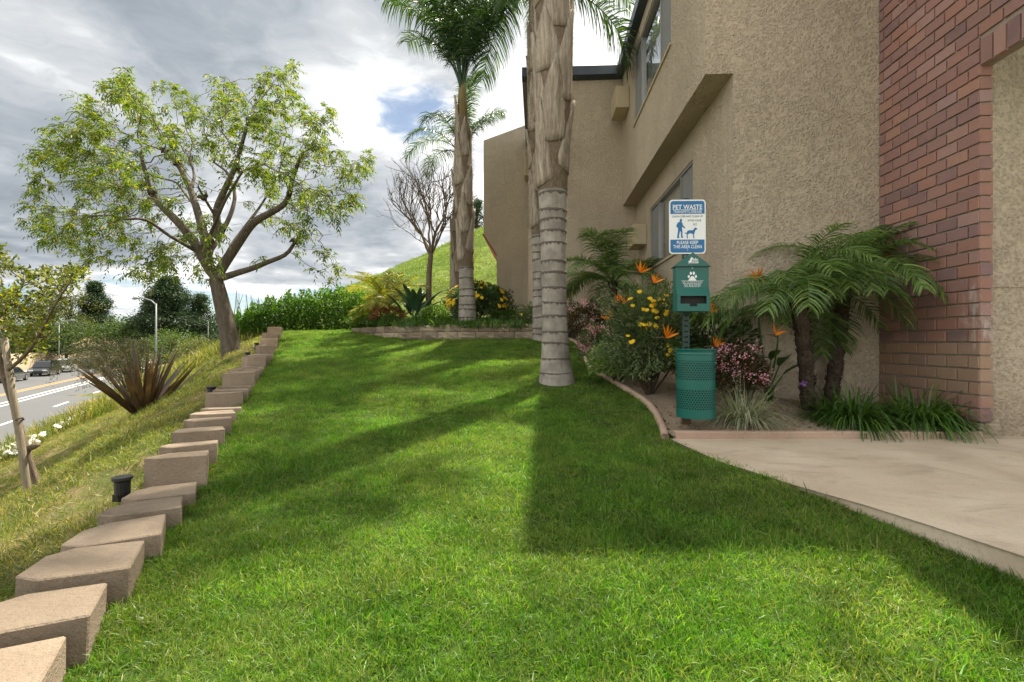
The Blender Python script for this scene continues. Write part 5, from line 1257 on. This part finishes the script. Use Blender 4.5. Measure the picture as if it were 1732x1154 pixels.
# bare tree in the raised bed
bt0 = r2(724, 11.2)
BU = lambda px, py, o_=0: U(px, py, 11.2 + o_)
tm2 = MB()
def limb(p, d_, L, r, lev):
    pts = [p]; n_ = 5; dd = d_.copy()
    for k in range(n_):
        dd = unit(dd + rng.normal(size=3) * .10 + np.array([0, 0, .05])); pts.append(pts[-1] + dd * L / n_)
    tm2.tube(pts, np.linspace(r, r * .68, n_ + 1), 8 if lev < 1 else 5 if lev < 3 else 3, False)
    if lev >= 6 or r < .0022: return
    for k in range(3 if lev in (1, 2, 3) else 2):
        a = rng.uniform(.28, .72); sd_ = unit(np.cross(dd, rdir(1)[0])); i_ = n_ if k < 2 else rng.integers(2, n_)
        limb(pts[i_], unit(dd * cos(a) + sd_ * sin(a) * (1 if k else -1) + np.array([0, 0, .10])), L * rng.uniform(.68, .88), r * (.70 if k < 2 else .55), lev + 1)
tm2.tube([bt0 - (0, 0, .1), BU(725, 500), BU(726, 460), BU(729, 428)], [.085, .07, .064, .06], 12, False)
fk = BU(729, 430)
for px, py, o_, r in ((690, 370, -.2, .034), (727, 345, .2, .036), (762, 372, -.2, .032), (715, 380, .6, .028), (748, 385, .6, .028), (738, 372, -.6, .03)):
    e_ = BU(px, py, o_); limb(fk + (0, 0, rng.uniform(-.05, .02)), unit(e_ - fk), np.linalg.norm(e_ - fk) * .62, r, 1)
bare_t = thing('bare_tree', 'small leafless tree with a fan of fine twigs in the raised bed', 'tree', tuple(bt0)); inv = Matrix.Translation(-Vector(bt0))
o = tm2.build('trunk', M['bark2'], bare_t, True); o.matrix_parent_inverse = inv
# ------------------------------------------------------------------ hedge at the head of the lawn
hb = U(510, 563, 15.0); hg = thing('hedge', 'bright green leafy hedge behind the end of the block row', 'hedge', (hb[0], hb[1], .25)); inv = Matrix.Translation((-hb[0], -hb[1], -.25))
n = 15000; px = rng.uniform(398, 640, n); o_ = rng.uniform(-.75, 1.1, n); D = 15.0 + o_
topy = np.interp(px, [398, 420, 450, 500, 560, 600, 640], [535, 524, 508, 497, 488, 492, 502]); zt = (577 - topy) / FP * 15.0 + .10 * np.sin(px * .21) + .07 * np.sin(px * .53 + 1)
u_ = rng.uniform(0, 1, n) ** .8; z = .2 + (zt - .2) * u_ * np.sqrt(np.clip(1 - (o_ / 1.25) ** 2 * u_, .2, 1)); P = np.c_[(px - 866) / FP * D, D, z]
mb = MB(); leaves(mb, P, rdir(n) + np.array([0, -.3, .5]), rng.uniform(.06, .14, n), rng.uniform(.035, .075, n))
o = mb.build('foliage', M['leaf_hedge'], hg); o.matrix_parent_inverse = inv
sm = MB()
for k in range(120):
    x_ = (rng.uniform(402, 636) - 866) / FP * 15; y_ = 15 + rng.uniform(-.6, .8); h_ = rng.uniform(.7, 1.35); sm.tube([(x_, y_, .15), (x_ + rng.normal() * .06, y_ + rng.normal() * .06, .25 + h_ * .6), (x_ + rng.normal() * .14, y_ + rng.normal() * .1, .25 + h_)], [.014, .01, .004], 5, False)
o = sm.build('stems', M['leaf_strap'], hg); o.matrix_parent_inverse = inv
# ------------------------------------------------------------------ staked young tree on the bank
def onbank(px, D): x = (px - 866) / FP * D; return np.array([x, D, float(z_ground(x, D))])
SD = 4.7
sb0 = onbank(47, SD)
yt = thing('young_tree', 'young staked tree with bronze yellow green leaves at the left edge', 'tree', tuple(sb0 + (.06, .1, 0)))
inv = Matrix.Translation(-Vector(sb0 + np.array([.06, .1, 0]))); SU = lambda px, py, o_=0: U(px, py, SD + o_)
stk = thing('tree_stake', 'weathered round wooden stake leaning beside the young tree', 'stake', tuple(sb0))
o = MB().tube([sb0 - (0, 0, .2), sb0, SU(35, 745), SU(25, 690), SU(7, 572)], [.032, .032, .031, .03, .029], 10).build('pole', M['stakewood'], stk, True); o.matrix_parent_inverse = Matrix.Translation(-Vector(sb0))
lines = [([sb0 + (.06, .1, -.1), SU(56, 800, .1), SU(45, 760, .12), SU(33, 718, .12), SU(18, 675, .1), SU(6, 630, .05), SU(-8, 590, 0), SU(-10, 545, 0)], .04, .027),
         ([SU(6, 632, .05), SU(40, 605, -.2), SU(60, 580, -.3), SU(78, 545, -.4), SU(100, 500, -.5), SU(118, 478, -.5)], .022, .008), ([SU(-9, 580), SU(2, 545, .3), SU(10, 510, .4), SU(2, 470, .5)], .02, .008),
         ([SU(62, 580, -.3), SU(80, 570, -.5), SU(88, 560, -.6)], .010, .006), ([SU(-10, 550), SU(-30, 480, .2), SU(-20, 430, .2)], .02, .01)]
sk, par, rad0 = skeleton(lines); at = []
for cx_, cy_, rx, ry, k in ((20, 530, 48, 48, 110), (95, 485, 55, 40, 85), (-5, 440, 28, 32, 60), (60, 580, 38, 22, 34), (70, 535, 40, 34, 55), (-60, 480, 60, 80, 120), (140, 462, 28, 14, 22)):
    for _ in range(k):
        a = rng.uniform(0, 6.28); r = sqrt(rng.uniform(0, 1)); at.append(SU(cx_ + rx * r * cos(a), cy_ + ry * r * sin(a), rng.uniform(-.55, .45)))
nd_, pr_ = colonize(sk, par, np.array(at), .07, .8, .10, 60, .02, .15)
tmv, rr, tips, _ = tree_mesh(nd_, pr_, .0028, 2.3, np.r_[np.array(rad0) * .9, np.zeros(len(nd_) - len(rad0))], np.r_[np.array(rad0), np.full(len(nd_) - len(rad0), .009)])
tmv.tube([SU(49, 758, .11), SU(56, 756, .08), SU(64, 752, .06)], [.03, .03, .024], 8)
o = tmv.build('trunk', M['bark2'], yt, True); o.matrix_parent_inverse = inv
mb = MB(); cand = np.arange(len(rad0), len(nd_)); pk = rng.choice(cand, 4200); pd = unit(nd_[pk] - nd_[pr_[pk]])
leaves(mb, nd_[pk] + rng.normal(size=(4200, 3)) * .02, pd * .4 + rdir(4200) + np.array([0, 0, .25]), rng.uniform(.03, .058, 4200), rng.uniform(.018, .032, 4200))
M['leaf_young'] = leafmat('young_leaf', [(0, (.06, .055, .018)), (.2, (.07, .10, .014)), (.7, (.15, .19, .02)), (1, (.26, .26, .03))], .5, .4, 1.5)
o = mb.build('crown', M['leaf_young'], yt); o.matrix_parent_inverse = inv
tie = MB().tube([SU(26, 712), SU(30, 709, -.06), SU(38, 707, -.02), SU(40, 710, .1), SU(33, 713, .16), SU(27, 712, .05)], .008, 6).build('rubber_tie', M['blackp'], yt); tie.matrix_parent_inverse = inv

# weeping grey shrub behind the flax
wb0 = onbank(228, 9.6); ws = thing('weeping_shrub', 'wispy grey green shrub with arching twigs behind the bronze flax', 'bush', tuple(wb0)); inv = Matrix.Translation(-Vector(wb0))
WU = lambda px, py, o_=0: U(px, py, 9.6 + o_); mb = MB(); lf = MB()
for k in range(85):
    ex, ey = rng.uniform(80, 262), rng.uniform(575, 660); top = np.array([(228 + ex) / 2 + rng.normal() * 8, rng.uniform(545, 605)]); o_ = rng.uniform(-1.2, 1.2)
    ey = max(ey, top[1] + 5 + abs(ex - 190) * .25) if ex < 200 else ey
    a, m_, e_ = wb0, WU(top[0], top[1] - 20, o_ * .6), WU(ex, min(ey, 665), o_); t = np.linspace(0, 1, 22)[:, None]; c_ = (1 - t) ** 2 * a + 2 * t * (1 - t) * m_ + t * t * e_ + rng.normal(size=(22, 3)) * .01
    mb.tube(c_, np.linspace(.007, .0015, 22), 4, False)
    n = 110; q = rng.uniform(.3, 1, n); p = np.stack([np.interp(q, t[:, 0], c_[:, i_]) for i_ in range(3)], -1) + rng.normal(size=(n, 3)) * .05
    leaves(lf, p, rdir(n) + np.array([0, 0, -.4]), rng.uniform(.03, .07, n), .014)
o = mb.build('twigs', M['bark2'], ws); o.matrix_parent_inverse = inv
o = lf.build('foliage', leafmat('olive_grey_leaf', [(0, (.055, .07, .03)), (.6, (.10, .115, .05)), (1, (.17, .16, .085))], .35), ws); o.matrix_parent_inverse = inv

# tall weeds on the far bank and white daisies low on the bank
x, y = sample(5200, (-24, -7), (11.5, 30)); q = road_q(x, y); k = (q > 1.2) & (x < ROW_X(y) - .9) & inview(x, y) & ((y > 14) | (q < 2.6)); x, y = x[k], y[k]; n = len(x); sc = rng.uniform(1.8, 4.2, n) * (1 + .02 * y)
wd = scatter('bank_weeds', [tuft(20, .06, .07, .16, .0045, M['bankgrass'], .7, .7) for _ in range(4)], np.c_[x, y, z_ground(x, y)], np.c_[rng.normal(0, .1, n), rng.normal(0, .1, n), rng.uniform(0, 6.28, n)], np.c_[sc, sc, sc], rng.integers(0, 4, n))
stuff(tag(wd, 'tall pale weeds on the bank left of the big tree', 'weeds'))
def flower_src(r, m):
    o = bpy.data.objects.new('daisy', daisy_mesh(r, m, 8)); return o
cent = [(q_, s_) for s_ in np.arange(-6, 24, .8) for q_ in (rng.uniform(1.0, 2.6), rng.uniform(1.0, 2.6)) if rng.uniform() < .8]
P = []
for q_, s_ in cent:
    for _ in range(36): p = road_pt(s_ + rng.normal() * .42, q_ + rng.normal() * .25); P.append((p[0], p[1]))
P = np.array(P); n = len(P); z = z_ground(P[:, 0], P[:, 1]) + rng.uniform(.12, .34, n)
sc = rng.uniform(.8, 1.5, n)
wf = scatter('white_daisies', [flower_src(.055, M['petal_w']) for _ in range(3)], np.c_[P, z], np.c_[rng.normal(0, .5, n), rng.normal(0, .5, n), rng.uniform(0, 6, n)], np.c_[sc, sc, sc], rng.integers(0, 3, n))
stuff(tag(wf, 'drifts of small white flowers low on the bank beside the road', 'flowers'))

# ------------------------------------------------------------------ far side of the road
def bgtree(name, label, cat, px, topy, hw, D, m, shape='cone', nc=60, nl=90, lsz=.45, basez=-4.0, group='trees across the road'):
    x = (px - 866) / FP * D; H = (577 - topy) / FP * D - basez; w_ = hw / FP * D; root = thing(name, label, cat, (x, D, basez), 0, group)
    tk = MB(); tk.tube([(0, 0, -.3), (rng.normal() * .1, 0, H * .4), (rng.normal() * .2, 0, H * .92)], [H * .022 + .06, H * .015 + .04, .03], 8)
    mb = MB()
    for k in range(nc):
        if shape == 'cone':
            h_ = rng.uniform(.10, 1) ** .85; r = w_ * (1 - h_) ** .75 * rng.uniform(.55, 1.05) * (.85 + .3 * sin(h_ * 23 + px)); a = rng.uniform(0, 6.28); c = np.array([cos(a) * r, sin(a) * r, h_ * H]); cr = np.array([.11, .11, .035]) * w_ + np.array([.22, .22, .16]) + .15 * (1 - h_)
        else:
            d_ = rdir(1)[0]; d_[2] = abs(d_[2]) if shape == 'dome' else d_[2]; r = rng.uniform(.35, 1) ** .5
            c0 = np.array([0, 0, H * (.30 if shape == 'dome' else .58)]); c = c0 + d_ * r * np.array([w_, w_, H * (.68 if shape == 'dome' else .42)]); cr = np.array([.2, .2, .13]) * w_ + .2
        tk.tube([(0, 0, max(.2, c[2] * .72)), c * np.array([.6, .6, 1]) - (0, 0, .1), c], [.07, .04, .015], 4, False)
        p = c + rng.normal(size=(nl, 3)) * cr * .55; leaves(mb, p, rdir(nl) + unit(p - c) * .4 + np.array([0, 0, -.15 if shape == 'cone' else .2]), lsz * rng.uniform(.5, 1.1, nl), lsz * .5 * rng.uniform(.5, 1.1, nl))
    tk.build('trunk', M['bark_dark'], root, True); mb.build('crown', m, root); return root
M['far_dark'] = leafmat('far_conifer', [(0, (.010, .028, .012)), (.6, (.024, .055, .020)), (1, (.05, .085, .03))], .25, .5)
M['far_mid'] = leafmat('far_green', [(0, (.025, .055, .012)), (.6, (.06, .11, .02)), (1, (.11, .155, .03))], .4, .5)
M['far_olive'] = leafmat('far_olive', [(0, (.04, .055, .018)), (.6, (.085, .10, .03)), (1, (.14, .15, .045))], .4, .5)
bgtree('conifer_tree', 'dark pointed conifer across the road above the tan roof', 'tree', 160, 478, 50, 95, M['far_dark'], 'cone', 240, 80, .42)
bgtree('conifer_tree', 'tallest broad dark conifer behind the nearer street lamp', 'tree', 285, 470, 78, 80, M['far_dark'], 'cone', 420, 80, .42)
bgtree('conifer_tree', 'dark conifer just left of the big tree trunk', 'tree', 338, 500, 52, 84, M['far_dark'], 'cone', 200, 80, .38)
bgtree('conifer_tree', 'tiny distant conifer at the left edge of the big tree trunk', 'tree', 369, 531, 12, 150, M['far_dark'], 'cone', 40, 60, .7)
bgtree('conifer_tree', 'dark conifer between the two tall conifers, lower than both', 'tree', 250, 510, 36, 100, M['far_dark'], 'cone', 150, 70, .45)
bgtree('street_tree', 'olive green round tree left of the pointed conifer', 'tree', 118, 490, 46, 92, M['far_olive'], 'round', 70, 110, .5)
bgtree('street_tree', 'dark round tree at the left edge across the road', 'tree', 8, 500, 52, 80, M['far_dark'], 'round', 70, 110, .45)
bgtree('street_tree', 'wide domed dark green tree above the parked cars', 'tree', 112, 535, 68, 74, M['far_mid'], 'dome', 80, 110, .35)
bgtree('street_tree', 'bright green tree right of the wide domed tree', 'tree', 212, 540, 48, 78, M['far_mid'], 'round', 70, 110, .38)
bgtree('street_tree', 'bright green bushy tree at the foot of the tall dark conifers', 'tree', 292, 558, 50, 66, M['far_mid'], 'dome', 60, 100, .32)
bgtree('street_tree', 'dark green understory tree behind the young staked tree', 'tree', 50, 555, 62, 72, M['far_dark'], 'dome', 70, 110, .35)
bgtree('street_tree', 'low green shrubby tree left of the big tree trunk', 'tree', 335, 572, 40, 60, M['far_olive'], 'dome', 44, 90, .3)
bgtree('yellow_bush', 'bright yellow flowering bush across the road behind the flax', 'bush', 190, 597, 26, 76, leafmat('yellow_bloom', [(0, (.30, .24, .02)), (.6, (.55, .42, .02)), (1, (.65, .50, .03))], .3), 'dome', 30, 90, .22, -4.0, None)
for k in range(16):    # far belt of trees closing the horizon
    px = 30 + k * 24 + rng.uniform(-6, 6)
    bgtree('distant_tree', 'hazy distant tree in the belt along the horizon', 'tree', px, rng.uniform(545, 562), rng.uniform(18, 30), rng.uniform(170, 260), M['far_mid' if k % 3 else 'far_olive'], 'dome', 22, 50, 1.3, -4.0, 'distant belt of trees')
# garden wall, houses
wl = tag(strip('garden_wall', M['yardwall'], -19.3, -19.0, ROAD_Z + 2.3, 25, 98, 2.5), 'long tan garden wall on the far side of the road', 'wall')
M['housewall'] = simple('house_stucco', (.48, .40, .30), .9); M['rooftile'] = simple('roof_tile', (.33, .21, .14), .85, 0, .25, 1.5, .5, 8)
def house(label, px, D, w_, d_, h_, rh, rz, wallm, roofm):
    x = (px - 866) / FP * D; t = thing('house', label, 'house', (x, D, ROAD_Z), rz, 'houses across the road')
    MB().box((-w_ / 2, -d_ / 2, 0), (w_ / 2, d_ / 2, h_)).build('wall', wallm, t)
    e = .5; r = MB(); a, b = w_ / 2 + e, d_ / 2 + e
    r.add([(-a, -b, h_), (a, -b, h_), (a, b, h_), (-a, b, h_), (-a + b, 0, h_ + rh), (a - b, 0, h_ + rh)], [(0, 1, 5, 4), (2, 3, 4, 5), (1, 2, 5), (3, 0, 4), (0, 3, 2, 1)]); ro = r.build('roof', roofm, t)
    MB().box((w_ * .2, .3, h_ + rh * .4), (w_ * .2 + .7, 1.0, h_ + rh + .6)).build('chimney', wallm, ro)
    for k in range(3):
        wx = -w_ / 2 + (k + .5) * w_ / 3; wn = MB().box((wx - .8, -d_ / 2 - .06, 1.0), (wx + .8, -d_ / 2 - .003, 2.2)).build('window', M['signwhite'], t)
        MB().box((wx - .7, -d_ / 2 - .075, 1.1), (wx + .7, -d_ / 2 - .062, 2.1)).build('pane', M['screen'], wn)
house('single storey house with tan tiled roof behind the parked cars', 148, 92, 15, 9, 2.9, 2.0, R(-25), M['housewall'], M['rooftile'])
house('pale single storey house behind the yellow bush', 232, 98, 16, 9, 3.0, 1.8, R(-25), M['signwhite'], simple('pale_roof', (.42, .38, .34), .9))
house('house half hidden behind the trees at the left edge', 40, 96, 14, 9, 2.9, 2.0, R(-25), M['housewall'], M['rooftile'])
# street lamps
M['galv'] = simple('galvanised_steel', (.20, .21, .21), .6, .2)
def lamp(label, px, D, H, arm):
    x = (px - 866) / FP * D; t = thing('street_lamp', label, 'street lamp', (x, D, ROAD_Z), 0, 'street lamps along the road')
    MB().tube([(0, 0, -.2), (0, 0, H * .5), (0, 0, H)], [.085, .07, .055], 10).build('pole', M['galv'], t, True)
    a = np.array([arm * 1.0, 0, 0]); MB().tube([(0, 0, H - .5), (0, 0, H - .1), a * .25 + (0, 0, H + .25), a * .6 + (0, 0, H + .42), a + (0, 0, H + .45)], [.06, .06, .05, .045, .04], 8).build('arm', M['galv'], t, True)
    MB().tube([a * .88 + (0, 0, H + .42), a * 1.0 + (0, 0, H + .44), a * 1.18 + (0, 0, H + .42), a * 1.3 + (0, 0, H + .40)], [.06, .11, .12, .04], 10).build('lamp_head', M['galv'], t, True)
    MB().tube([(0, 0, -.1), (0, 0, .25)], .19, 10).build('base', M['galv'], t)
lamp('near street lamp with curved arm reaching left over the road', 264, 38, 7.0, -1.5)
lamp('distant street lamp across the road above the domed tree', 100, 69, 6.6, 1.8)
lamp('farther street lamp just left of the big tree trunk', 352, 82, 7.3, -1.6)
# cars
M['tyre'] = simple('tyre_rubber', (.015, .015, .015), .8); M['rim'] = simple('alloy_rim', (.45, .45, .46), .35, .8); M['carglass'] = simple('car_glass', (.015, .018, .02), .08); M['tail'] = simple('tail_lamp', (.35, .01, .01), .2); M['headl'] = simple('head_lamp', (.7, .7, .68), .15)
def carpaint(name, c):
    m, g, b, o = mat(name); b.inputs['Base Color'].default_value = (*c, 1); b.inputs['Roughness'].default_value = .3; b.inputs['Coat Weight'].default_value = 1.0; b.inputs['Metallic'].default_value = .3; return m
def car(label, px, D, paint, suv=False, flip=False):
    x = (px - 866) / FP * D; a = atan2(ROAD_D[1], ROAD_D[0]) + (pi if flip else 0); t = thing('parked_car', label, 'car', (x, D, ROAD_Z + .004), a, 'cars on the far side of the road')
    h1, h2 = (.98, 1.72) if suv else (.88, 1.42); L = 2.3
    low = [(-L, .35), (-L, .75), (-L + .12, h1 - .04), (-1.1 if not suv else -2.1, h1), (1.0, h1 - .02), (1.9, h1 - .14), (L - .05, .68), (L, .35), (1.75, .28), (-1.75, .28)]
    up = [(-1.75 if not suv else -2.15, h1 - .02), (-1.15 if not suv else -1.95, h2 - .06), (-.8, h2), (.25, h2 - .02), (.55, h2 - .12), (1.15, h1 - .04)]
    def loft(prof, w0, w1, zt, z0):
        V = []; k = len(prof)
        for s in (-1, 1):
            for px_, pz in prof: f_ = (pz - z0) / (zt - z0); V.append((px_, s * (w0 + (w1 - w0) * f_), pz))
        return MB().add(V, [tuple(range(k)), tuple(range(2 * k - 1, k - 1, -1))] + [(i, (i + 1) % k, (i + 1) % k + k, i + k) for i in range(k)])
    bd = bevel(loft(low, .88, .86, h1, .28).build('body', paint, t), .05); bevel(loft(up, .82, .62, h2, h1).build('cabin', paint, t), .04)
    sw = [(-1.55 if not suv else -1.9, h1 + .04), (-1.1 if not suv else -1.8, h2 - .12), (.35, h2 - .12), (.95, h1 + .04)]
    for s in (-1, 1):
        V = [(p[0], s * (.83 + (.63 - .83) * (p[1] - h1) / (h2 - h1) + .006), p[1]) for p in sw]; MB().add(V, [(0, 1, 2, 3)]).build('side_window', M['carglass'], t)
    MB().add([(1.13, -.72, h1 + .03), (1.13, .72, h1 + .03), (.60, .60, h2 - .12), (.60, -.60, h2 - .12)], [(0, 1, 2, 3)]).build('windscreen', M['carglass'], t)
    bx_ = (-1.72, -1.2) if not suv else (-2.17, -2.0); MB().add([(bx_[0] - .03, -.70, h1 + .06), (bx_[0] - .03, .70, h1 + .06), (bx_[1] - .03, .6, h2 - .14), (bx_[1] - .03, -.6, h2 - .14)], [(0, 1, 2, 3)]).build('rear_window', M['carglass'], t)
    for sx in (-1.38, 1.42):
        for s in (-1, 1):
            w = MB(); w.tube([(sx, s * .70, .33), (sx, s * .905, .33)], .33, 18); wo = w.build('wheel', M['tyre'], t); MB().tube([(sx, s * .90, .33), (sx, s * .915, .33)], .2, 14).build('rim', M['rim'], wo)
    for s in (-1, 1):
        MB().box((L - .14, s * .6 - .2, .62), (L - .02, s * .6 + .2, .76)).build('headlight', M['headl'], t); MB().box((-L - .015, s * .66 - .14, .70), (-L + .1, s * .66 + .14, .86)).build('tail_light', M['tail'], t)
    MB().box((L - .02, -.45, .42), (L + .02, .45, .60)).build('grille', M['dark'], t)
car('dark saloon parked at the left edge of the road', 14, 46.6, carpaint('paint_slate', (.03, .045, .06)))
car('black sport utility car parked facing the camera', 76, 55, carpaint('paint_black', (.012, .012, .014)), True, True)
car('silver sport utility car parked behind the black one', 112, 61.5, carpaint('paint_silver', (.40, .42, .42)), True, True)
car('dark car parked beyond the silver one', 150, 70, carpaint('paint_char', (.03, .03, .032)), False, True)
car('white car parked farther along behind the weeping shrub', 176, 77.6, carpaint('paint_white', (.6, .6, .6)), False, True)
car('dark blue car seen through the flax leaves', 214, 84, carpaint('paint_blue', (.02, .04, .10)), True)
car('silver car on the road right of the flax', 281, 83, carpaint('paint_silver', (.45, .46, .46)), False, True)

# scrub on the hill: a rounded tree at the skyline and coarse tussocks
hx = U(808, 577, 60.0); hz = float(z_hill(np.array(hx[0]), np.array(60.0)))
bgtree('hill_tree', 'dark rounded tree on the green hill beside the far wing', 'tree', 807, 332, 13, 60, M['far_dark'], 'dome', 60, 80, .22, hz - .2, None)
M['tussock'] = grassmat('hill_tussock', [(0, (.07, .13, .025)), (.6, (.125, .19, .04)), (1, (.20, .25, .085))], [(0, (.16, .20, .06)), (1, (.27, .28, .13))], .5, .15)
x, y = rng.uniform(-22, 4, 14000), rng.uniform(20, 62, 14000); hzv = z_hill(x, y); k = hzv > .4; x, y, hzv = x[k], y[k], hzv[k]; n = len(x); sc = rng.uniform(1.6, 4.2, n)
ht = scatter('hill_grass', [tuft(22, .09, .04, .09, .006, M['tussock'], 1.0, .8) for _ in range(4)], np.c_[x, y, hzv], np.c_[rng.normal(0, .1, n), rng.normal(0, .1, n), rng.uniform(0, 6.28, n)], np.c_[sc, sc, sc * .8], rng.integers(0, 4, n))
stuff(tag(ht, 'coarse pale green grass covering the hill behind the raised bed', 'grass'))

# low ground cover filling the raised bed
x, y = rng.uniform(-4.6, 2.0, 5200), rng.uniform(8.9, 14.5, 5200); k = inpoly(x, y, BED2) & (x < .55 + 0 * y); x, y = x[k], y[k]; n = len(x); sc = rng.uniform(1.4, 3.4, n)
gc = scatter('ground_cover', [tuft(20, .07, .03, .07, .008, M['leaf_strap'], 1.2, .8) for _ in range(3)] + [tuft(16, .07, .03, .06, .012, M['leaf_bright'], 1.2, .8)], np.c_[x, y, .27 + .06 * np.maximum(y - 9, 0)], np.c_[rng.normal(0, .1, n), rng.normal(0, .1, n), rng.uniform(0, 6.28, n)], np.c_[sc, sc, sc], rng.integers(0, 4, n))
stuff(tag(gc, 'low green ground cover between the shrubs of the raised bed', 'ground cover'))

# dry leaf litter on the bed and a few fallen leaves on the lawn
M['litter'] = leafmat('dry_leaf', [(0, (.10, .06, .03)), (.6, (.24, .16, .08)), (1, (.40, .31, .18))], .15, .7, 1.1, .1)
def litter_src():
    mb = MB(); leaves(mb, np.zeros((1, 3)), np.array([[1., 0, .1]]), .05, .02, np.array([[0, 0, 1.]]), .1); return bpy.data.objects.new('dry_leaf', mb.mesh('dry_leaf', M['litter']))
x, y = rng.uniform(.5, 3.7, 4200), rng.uniform(3.72, 9.2, 4200); k = inpoly(x, y, BED); x, y = x[k], y[k]
x2, y2 = rng.uniform(-4, 1.6, 90), rng.uniform(1.2, 9, 90); k = (x2 > ROW_X(y2) + .1) & ~inpoly(x2, y2, BED); x, y = np.r_[x, x2[k]], np.r_[y, y2[k]]; n = len(x)
zl = z_ground(x, y) + np.where(inpoly(x, y, BED), .04, .05); sc = rng.uniform(.3, 1.15, n) * np.where(inpoly(x, y, BED), 1, .5)
lt_ = scatter('leaf_litter', [litter_src() for _ in range(3)], np.c_[x, y, zl], np.c_[rng.normal(0, .35, n), rng.normal(0, .35, n), rng.uniform(0, 6.28, n)], np.c_[sc, sc, sc], rng.integers(0, 3, n))
stuff(tag(lt_, 'dry brown leaf litter scattered over the flower bed soil', 'leaf litter'))
